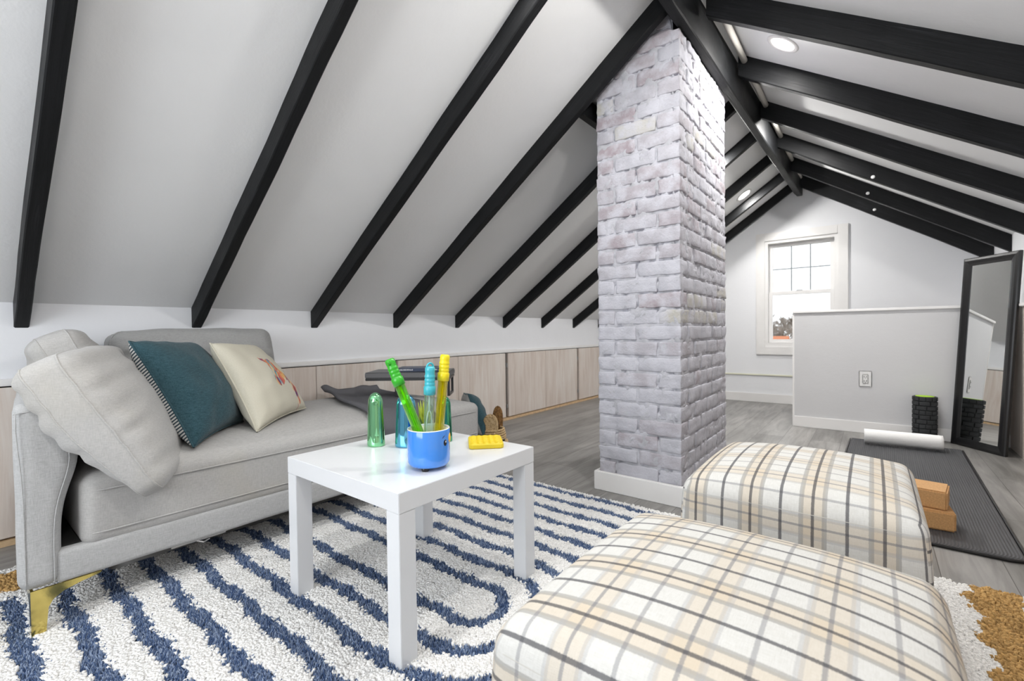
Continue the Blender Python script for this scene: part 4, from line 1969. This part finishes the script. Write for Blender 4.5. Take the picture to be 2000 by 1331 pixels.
# ------------------------------------------------------------------ exercise corner
def build_mat():
    c = Vector((.150, 3.28, 0))
    t = thing('yoga_mat', 'dark grey ribbed exercise mat unrolled on the floor by the half wall', 'mat', c)
    t.rotation_euler = (0, 0, R(-1.2))
    W, L, H = .60, 1.90, .010
    bm = bmesh.new()
    nr = 60
    prof = []
    for i in range(nr*2+1):
        x = -W/2+.008+(W-.016)*i/(nr*2)
        prof.append((x, H+(.0018 if i % 2 else 0)))
    ys = [-L/2+.0, -L/2+.012, -L/2+.03, -L/2+.05] + list(np.linspace(-L/2+.1, L/2, 12))
    rings = []
    for y in ys:
        inset = 0
        dy = y+L/2
        rc = .05
        if dy < rc:
            inset = rc-math.sqrt(max(0, rc*rc-(rc-dy)**2))
        k = (W/2-inset)/(W/2)
        rings.append([bm.verts.new((x*k, y, z+.002*nz((x, y, 0), 3))) for x, z in prof])
    for a, b in zip(rings, rings[1:]):
        for i in range(len(prof)-1):
            bm.faces.new((a[i], a[i+1], b[i+1], b[i]))
    # skirt
    ring = rings[0] + [r[-1] for r in rings[1:]] + rings[-1][::-1][1:] + [r[0] for r in rings[::-1][1:-1]]
    low = [bm.verts.new((v.co.x*1.008, v.co.y*1.002, .001)) for v in ring]
    for i in range(len(ring)):
        j = (i+1) % len(ring)
        bm.faces.new((ring[i], ring[j], low[j], low[i]))
    bm.faces.new(low)
    bmo('sheet', bm, M['mat'], t)
    bm = bmesh.new()
    pts = [(-W/2, L/2-.01, .007), (-W/2, 0, .007), (-W/2, -L/2+.05, .007), (-W/2+.015, -L/2+.015, .007), (-W/2+.05, -L/2, .007), (W/2-.05, -L/2, .007), (W/2-.015, -L/2+.015, .007), (W/2, -L/2+.05, .007), (W/2, 0, .007), (W/2, L/2-.01, .007)]
    tube(bm, pts, .0055, 8)
    bmo('edge_binding', bm, M['black'], t, True)


build_mat()


def build_towel():
    t = thing('rolled_towel', 'white rolled towel lying across the far end of the exercise mat', 'towel', (.158, 4.085, .014))
    t.rotation_euler = (0, 0, R(1.5))
    L, rad = .41, .058
    bm = bmesh.new()
    # spiral roll
    turns, seg = 4, 26
    th = .011
    n = turns*seg
    ring = []
    ny = 24
    for i in range(n+1):
        a = 2*math.pi*i/seg
        r = rad-.006 - th*(turns-a/(2*math.pi))
        r = max(.006, r+.0)
        col = []
        for k in range(ny+1):
            x = -L/2+L*k/ny
            rr = r*(1+.02*nz((x*2, a*.4, 0), 3))
            col.append(bm.verts.new((x, rr*math.cos(a-R(60)), rad+rr*.97*math.sin(a-R(60)))))
        ring.append(col)
    for i in range(n):
        for k in range(ny):
            bm.faces.new((ring[i][k], ring[i][k+1], ring[i+1][k+1], ring[i+1][k]))
    bmesh.ops.recalc_face_normals(bm, faces=bm.faces)
    bmesh.ops.solidify(bm, geom=bm.faces[:], thickness=.008)
    bmo('roll', bm, M['towel'], t, True)


build_towel()


def build_roller():
    t = thing('foam_roller', 'black textured foam roller with lime core standing by the mirror', 'foam roller', (.298, 4.455, 0))
    r, H = .0705, .33
    bm = bmesh.new()
    lathe(bm, [(.052, .0), (r-.009, .0), (r-.009, H), (.052, H), (.052, H-.03), (.052, .03)], 40, None, True)
    rows = 10
    rh = H/rows
    for k in range(rows):
        z0, z1 = k*rh+.003, (k+1)*rh-.003
        cols = 7 if k % 3 else 12
        ph = (k % 3)*.3
        for j in range(cols):
            a0 = 2*math.pi*(j+.05)/cols+ph
            a1 = 2*math.pi*(j+.95)/cols+ph
            m_ = 6
            V = []
            for q in range(m_+1):
                a = a0+(a1-a0)*q/m_
                c, s = math.cos(a), math.sin(a)
                V.append([bm.verts.new((rr*c, rr*s, z)) for rr, z in ((r-.012, z0), (r-.002, z0), (r, z0+.003), (r, z1-.003), (r-.002, z1), (r-.012, z1))])
            for q in range(m_):
                for w_ in range(5):
                    bm.faces.new((V[q][w_], V[q+1][w_], V[q+1][w_+1], V[q][w_+1]))
            bm.faces.new(V[0])
            bm.faces.new(V[-1][::-1])
    bmo('foam_sleeve', bm, M['roller'], t)
    bm = bmesh.new()
    lathe(bm, [(.047, .001), (.0525, .001), (.0525, H+.001), (.047, H+.001)], 40, None, True)
    core = bmo('core', bm, M['lime'], t, True, label='lime green core tube')
    bm = bmesh.new()
    lathe(bm, [(.0475, H-.006), (.0475, H-.001), (0, H-.001), (0, H-.006)], 40)
    bmo('core_cap', bm, M['lime'], core, True)


build_roller()


def block(label, corner, ang, mat_z, L=.228, D=.150, H=.076):
    """corner: right near bottom corner; block extends to the left and back"""
    t = thing('yoga_block', label, 'yoga block', (corner[0], corner[1], mat_z), 'cork yoga blocks on the mat')
    t.rotation_euler = (0, 0, R(ang))
    boxo('block', -L, 0, 0, D, 0, H, M['cork'], t, .006)
    return t


block('tan cork yoga block, the lower one lying on the mat', (.262, 2.492), 4, .012)
block('tan cork yoga block, the upper one turned askew on the other', (.236, 2.503), -8, .0885)


# mirror leaning into the corner
def build_mirror():
    BL, BR = Vector((.436, 4.494, 0)), Vector((.657, 4.191, 0))
    u = (BR-BL).normalized()
    back = Vector((-u.y, u.x, 0))
    if back.x < 0:
        back = -back
    th = R(MIR_TH)
    v = Vector((back.x*math.sin(th), back.y*math.sin(th), math.cos(th)))
    nrm = u.cross(v)      # towards the room?
    if nrm.dot(back) > 0:
        nrm = -nrm
    W = (BR-BL).length
    H = MIR_H
    t = thing('floor_mirror', 'tall black framed mirror leaning in the corner on the floor', 'mirror', BL)
    m = Matrix.Identity(4)
    for i in range(3):
        m[i][0], m[i][1], m[i][2] = u[i], v[i], nrm[i]
    fw = .055
    # mitred frame with rounded profile
    prof = [(0, -.020), (0, -.004), (.006, .002), (.020, .004), (.040, -.001), (fw, -.008), (fw, -.020)]
    bm = bmesh.new()
    cor = [(0, 0, 1, 1), (W, 0, -1, 1), (W, H, -1, -1), (0, H, 1, -1)]
    rings = [[bm.verts.new(m @ Vector((cx_+sx*a, cy_+sy*a, d))) for a, d in prof] for cx_, cy_, sx, sy in cor]
    for k in range(4):
        A, B = rings[k], rings[(k+1) % 4]
        for i in range(len(prof)):
            j = (i+1) % len(prof)
            bm.faces.new((A[i], B[i], B[j], A[j]))
    bmo('frame', bm, M['black'], t)
    bm = bmesh.new()
    vs = [bm.verts.new(m @ Vector((a, b, -.011))) for a, b in ((fw-.003, fw-.003), (W-fw+.003, fw-.003), (W-fw+.003, H-fw+.003), (fw-.003, H-fw+.003))]
    vb = [bm.verts.new(m @ Vector((a, b, -.015))) for a, b in ((fw-.003, fw-.003), (W-fw+.003, fw-.003), (W-fw+.003, H-fw+.003), (fw-.003, H-fw+.003))]
    bm.faces.new(vs)
    bm.faces.new(vb[::-1])
    for k in range(4):
        bm.faces.new((vs[k], vs[(k+1) % 4], vb[(k+1) % 4], vb[k]))
    bmo('mirror_glass', bm, M['mirror'], t)


MIR_TH, MIR_H = 3.8, 1.315
build_mirror()


# ------------------------------------------------------------------ rabbit basket
def build_basket():
    c = Vector((-2.18, 2.48, 0))
    t = thing('woven_basket', 'small seagrass basket with two rabbit ears beyond the sofa end', 'basket', c)
    bm = bmesh.new()
    rows, sg = 9, 96
    H = .136
    for k in range(rows):
        z = .007+k*(H-.01)/(rows-1)
        R0 = .098+.010*math.sin(math.pi*k/(rows-1))
        prev = None
        ring = []
        for j in range(sg):
            a = 2*math.pi*j/sg
            wv = .004*math.sin(a*24+math.pi*(k % 2))
            cc = Vector(((R0+wv)*math.cos(a), (R0+wv)*math.sin(a), z))
            er, ez = Vector((math.cos(a), math.sin(a), 0)), Vector((0, 0, 1))
            ring.append([bm.verts.new(cc+er*.0075*math.cos(q)+ez*.0075*math.sin(q)) for q in [2*math.pi*s/8 for s in range(8)]])
        for j in range(sg):
            A, B = ring[j], ring[(j+1) % sg]
            for s in range(8):
                bm.faces.new((A[s], B[s], B[(s+1) % 8], A[(s+1) % 8]))
    lathe(bm, [(0, .002), (.097, .002), (.097, .008), (0, .008)], 40)
    bmo('body', bm, M['weave'], t, True)
    # ears: woven paddles facing the camera
    def ear(nm, pos, ang, w_, h, mat, z0):
        bm = bmesh.new()
        nu, nv = 26, 32
        ca, sa = math.cos(ang), math.sin(ang)
        for s in (1, -1):
            g = []
            for j in range(nv+1):
                row = []
                for i in range(nu+1):
                    a = -1+2*i/nu
                    b = j/nv
                    half = w_/2*(1 if b < .6 else math.sqrt(max(0, 1-((b-.6)/.4)**2)))
                    half = max(half, .0005)
                    half *= (.88+.12*math.sin(min(1, b/.6)*math.pi/2))
                    edge = max(0, 1-a*a)**.5
                    th = .007*edge*min(1, (1-b)*8)**.5
                    th += .0026*edge*math.sin(b*nv*math.pi/2.2)*math.sin(a*9+(int(b*14) % 2)*math.pi)
                    p = Vector((a*half, -s*th, z0+b*h))
                    row.append(bm.verts.new((pos[0]+p.x*ca-p.y*sa, pos[1]+p.x*sa+p.y*ca, p.z)))
                g.append(row)
            for j in range(nv):
                for i in range(nu):
                    q = (g[j][i], g[j][i+1], g[j+1][i+1], g[j+1][i])
                    bm.faces.new(q if s > 0 else q[::-1])
        bmesh.ops.remove_doubles(bm, verts=bm.verts[:], dist=.0004)
        bmo(nm, bm, mat, t, True)
    d = YAW
    ear('ear', (.058, -.060), d, .110, .185, M['weave'], .07)
    ear('ear', (.006, .082), d+R(25), .085, .225, M['weave_dk'], .065)
    for aa in (-.02, .42):
        q = math.atan2(-fy.y, -fy.x)+R(38)+aa
        mtx = Matrix.Translation((.112*math.cos(q), .112*math.sin(q), .062))
        bm = bmesh.new()
        bmesh.ops.create_uvsphere(bm, u_segments=14, v_segments=10, radius=.010, matrix=mtx)
        bmo('eye', bm, M['print_black'], t, True)
    bm = bmesh.new()
    q = math.atan2(-fy.y, -fy.x)+R(75)
    for k in range(3):
        a = q+R(k*14)
        tube(bm, [(.105*math.cos(a), .105*math.sin(a), .05), (.125*math.cos(a), .125*math.sin(a), .045), (.125*math.cos(a), .125*math.sin(a), .025), (.105*math.cos(a), .105*math.sin(a), .02)], .009, 8)
    bmo('paws', bm, M['weave'], t, True)


build_basket()

# ------------------------------------------------------------------ outside the gable window
M['ground'] = plain('winter_grass', (.20, .19, .12), .95, nscale=.3, var=.2)
M['bark'] = plain('bare_twigs', (.27, .23, .20), .9, nscale=2, var=.25)
M['roof_orange'] = plain('orange_roof', (.42, .15, .07), .8)
M['siding'] = plain('pale_siding', (.6, .56, .5), .8)
bm = bmesh.new()
bx(bm, -60, 60, 8, 140, -6.2, -6)
struct(bmo('ground', bm, M['ground']))


def tree(label, x, y, h, seed, spread=1.0):
    random.seed(seed)
    t = thing('bare_tree', label, 'tree', (x, y, -6), 'bare winter trees outside the window')
    bt = bmesh.new()
    bb = bmesh.new()
    tube(bt, [(0, 0, 0), (.1, 0, h*.25), (0, .1, h*.5)], [.28, .22, .16], 8)
    bmo('trunk', bt, M['bark'], t, True)

    def grow(p, d, L, r, lv):
        q = p+d*L
        mid = p+d*L*.5+Vector((random.uniform(-1, 1), random.uniform(-1, 1), random.uniform(-.3, .5)))*L*.07
        tube(bb, [p, mid, q], [max(.011, r), max(.010, r*.8), max(.009, r*.55)], 5 if lv < 2 else 3, False)
        if lv >= 6:
            return
        for _ in range(4 if lv in (2, 3, 5) else 3):
            nd = (d+Vector((random.uniform(-1, 1)*spread, random.uniform(-1, 1)*spread, random.uniform(-.35, .6)))*.75).normalized()
            grow(p+d*L*random.uniform(.45, 1), nd, L*random.uniform(.6, .8), r*.58, lv+1)
    for k in range(3):
        a = k*2.1+random.random()
        grow(Vector((0, 0, h*(.25+.08*k))), Vector((math.cos(a)*.6, math.sin(a)*.6, 1)).normalized(), h*.26, .12, 0)
    bmo('branches', bb, M['bark'], t)
    return t


tree('bare brown tree outside the window, nearest one, above the orange roof', -5.5, 40, 8.3, 1)
tree('bare brown tree outside the window, farther back behind the nearest tree', -7.3, 58, 9.3, 2)
t = thing('outbuilding', 'orange-roofed shed seen at the bottom of the window', 'shed', (-4.45, 31, -6))
bm = bmesh.new()
bx(bm, -1.6, .25, 0, 4, 0, 5.3)
bmo('walls', bm, M['siding'], t)
bm = bmesh.new()
V = [(-1.8, -.3, 5.2), (.45, -.3, 5.2), (.45, 4.3, 5.2), (-1.8, 4.3, 5.2), (-1.7, 2, 6.4), (.35, 2, 6.4)]
vs = [bm.verts.new(v) for v in V]
for q in ((0, 1, 5, 4), (2, 3, 4, 5), (0, 4, 3), (1, 2, 5), (0, 3, 2, 1)):
    bm.faces.new([vs[i] for i in q])
bmo('roof', bm, M['roof_orange'], t)
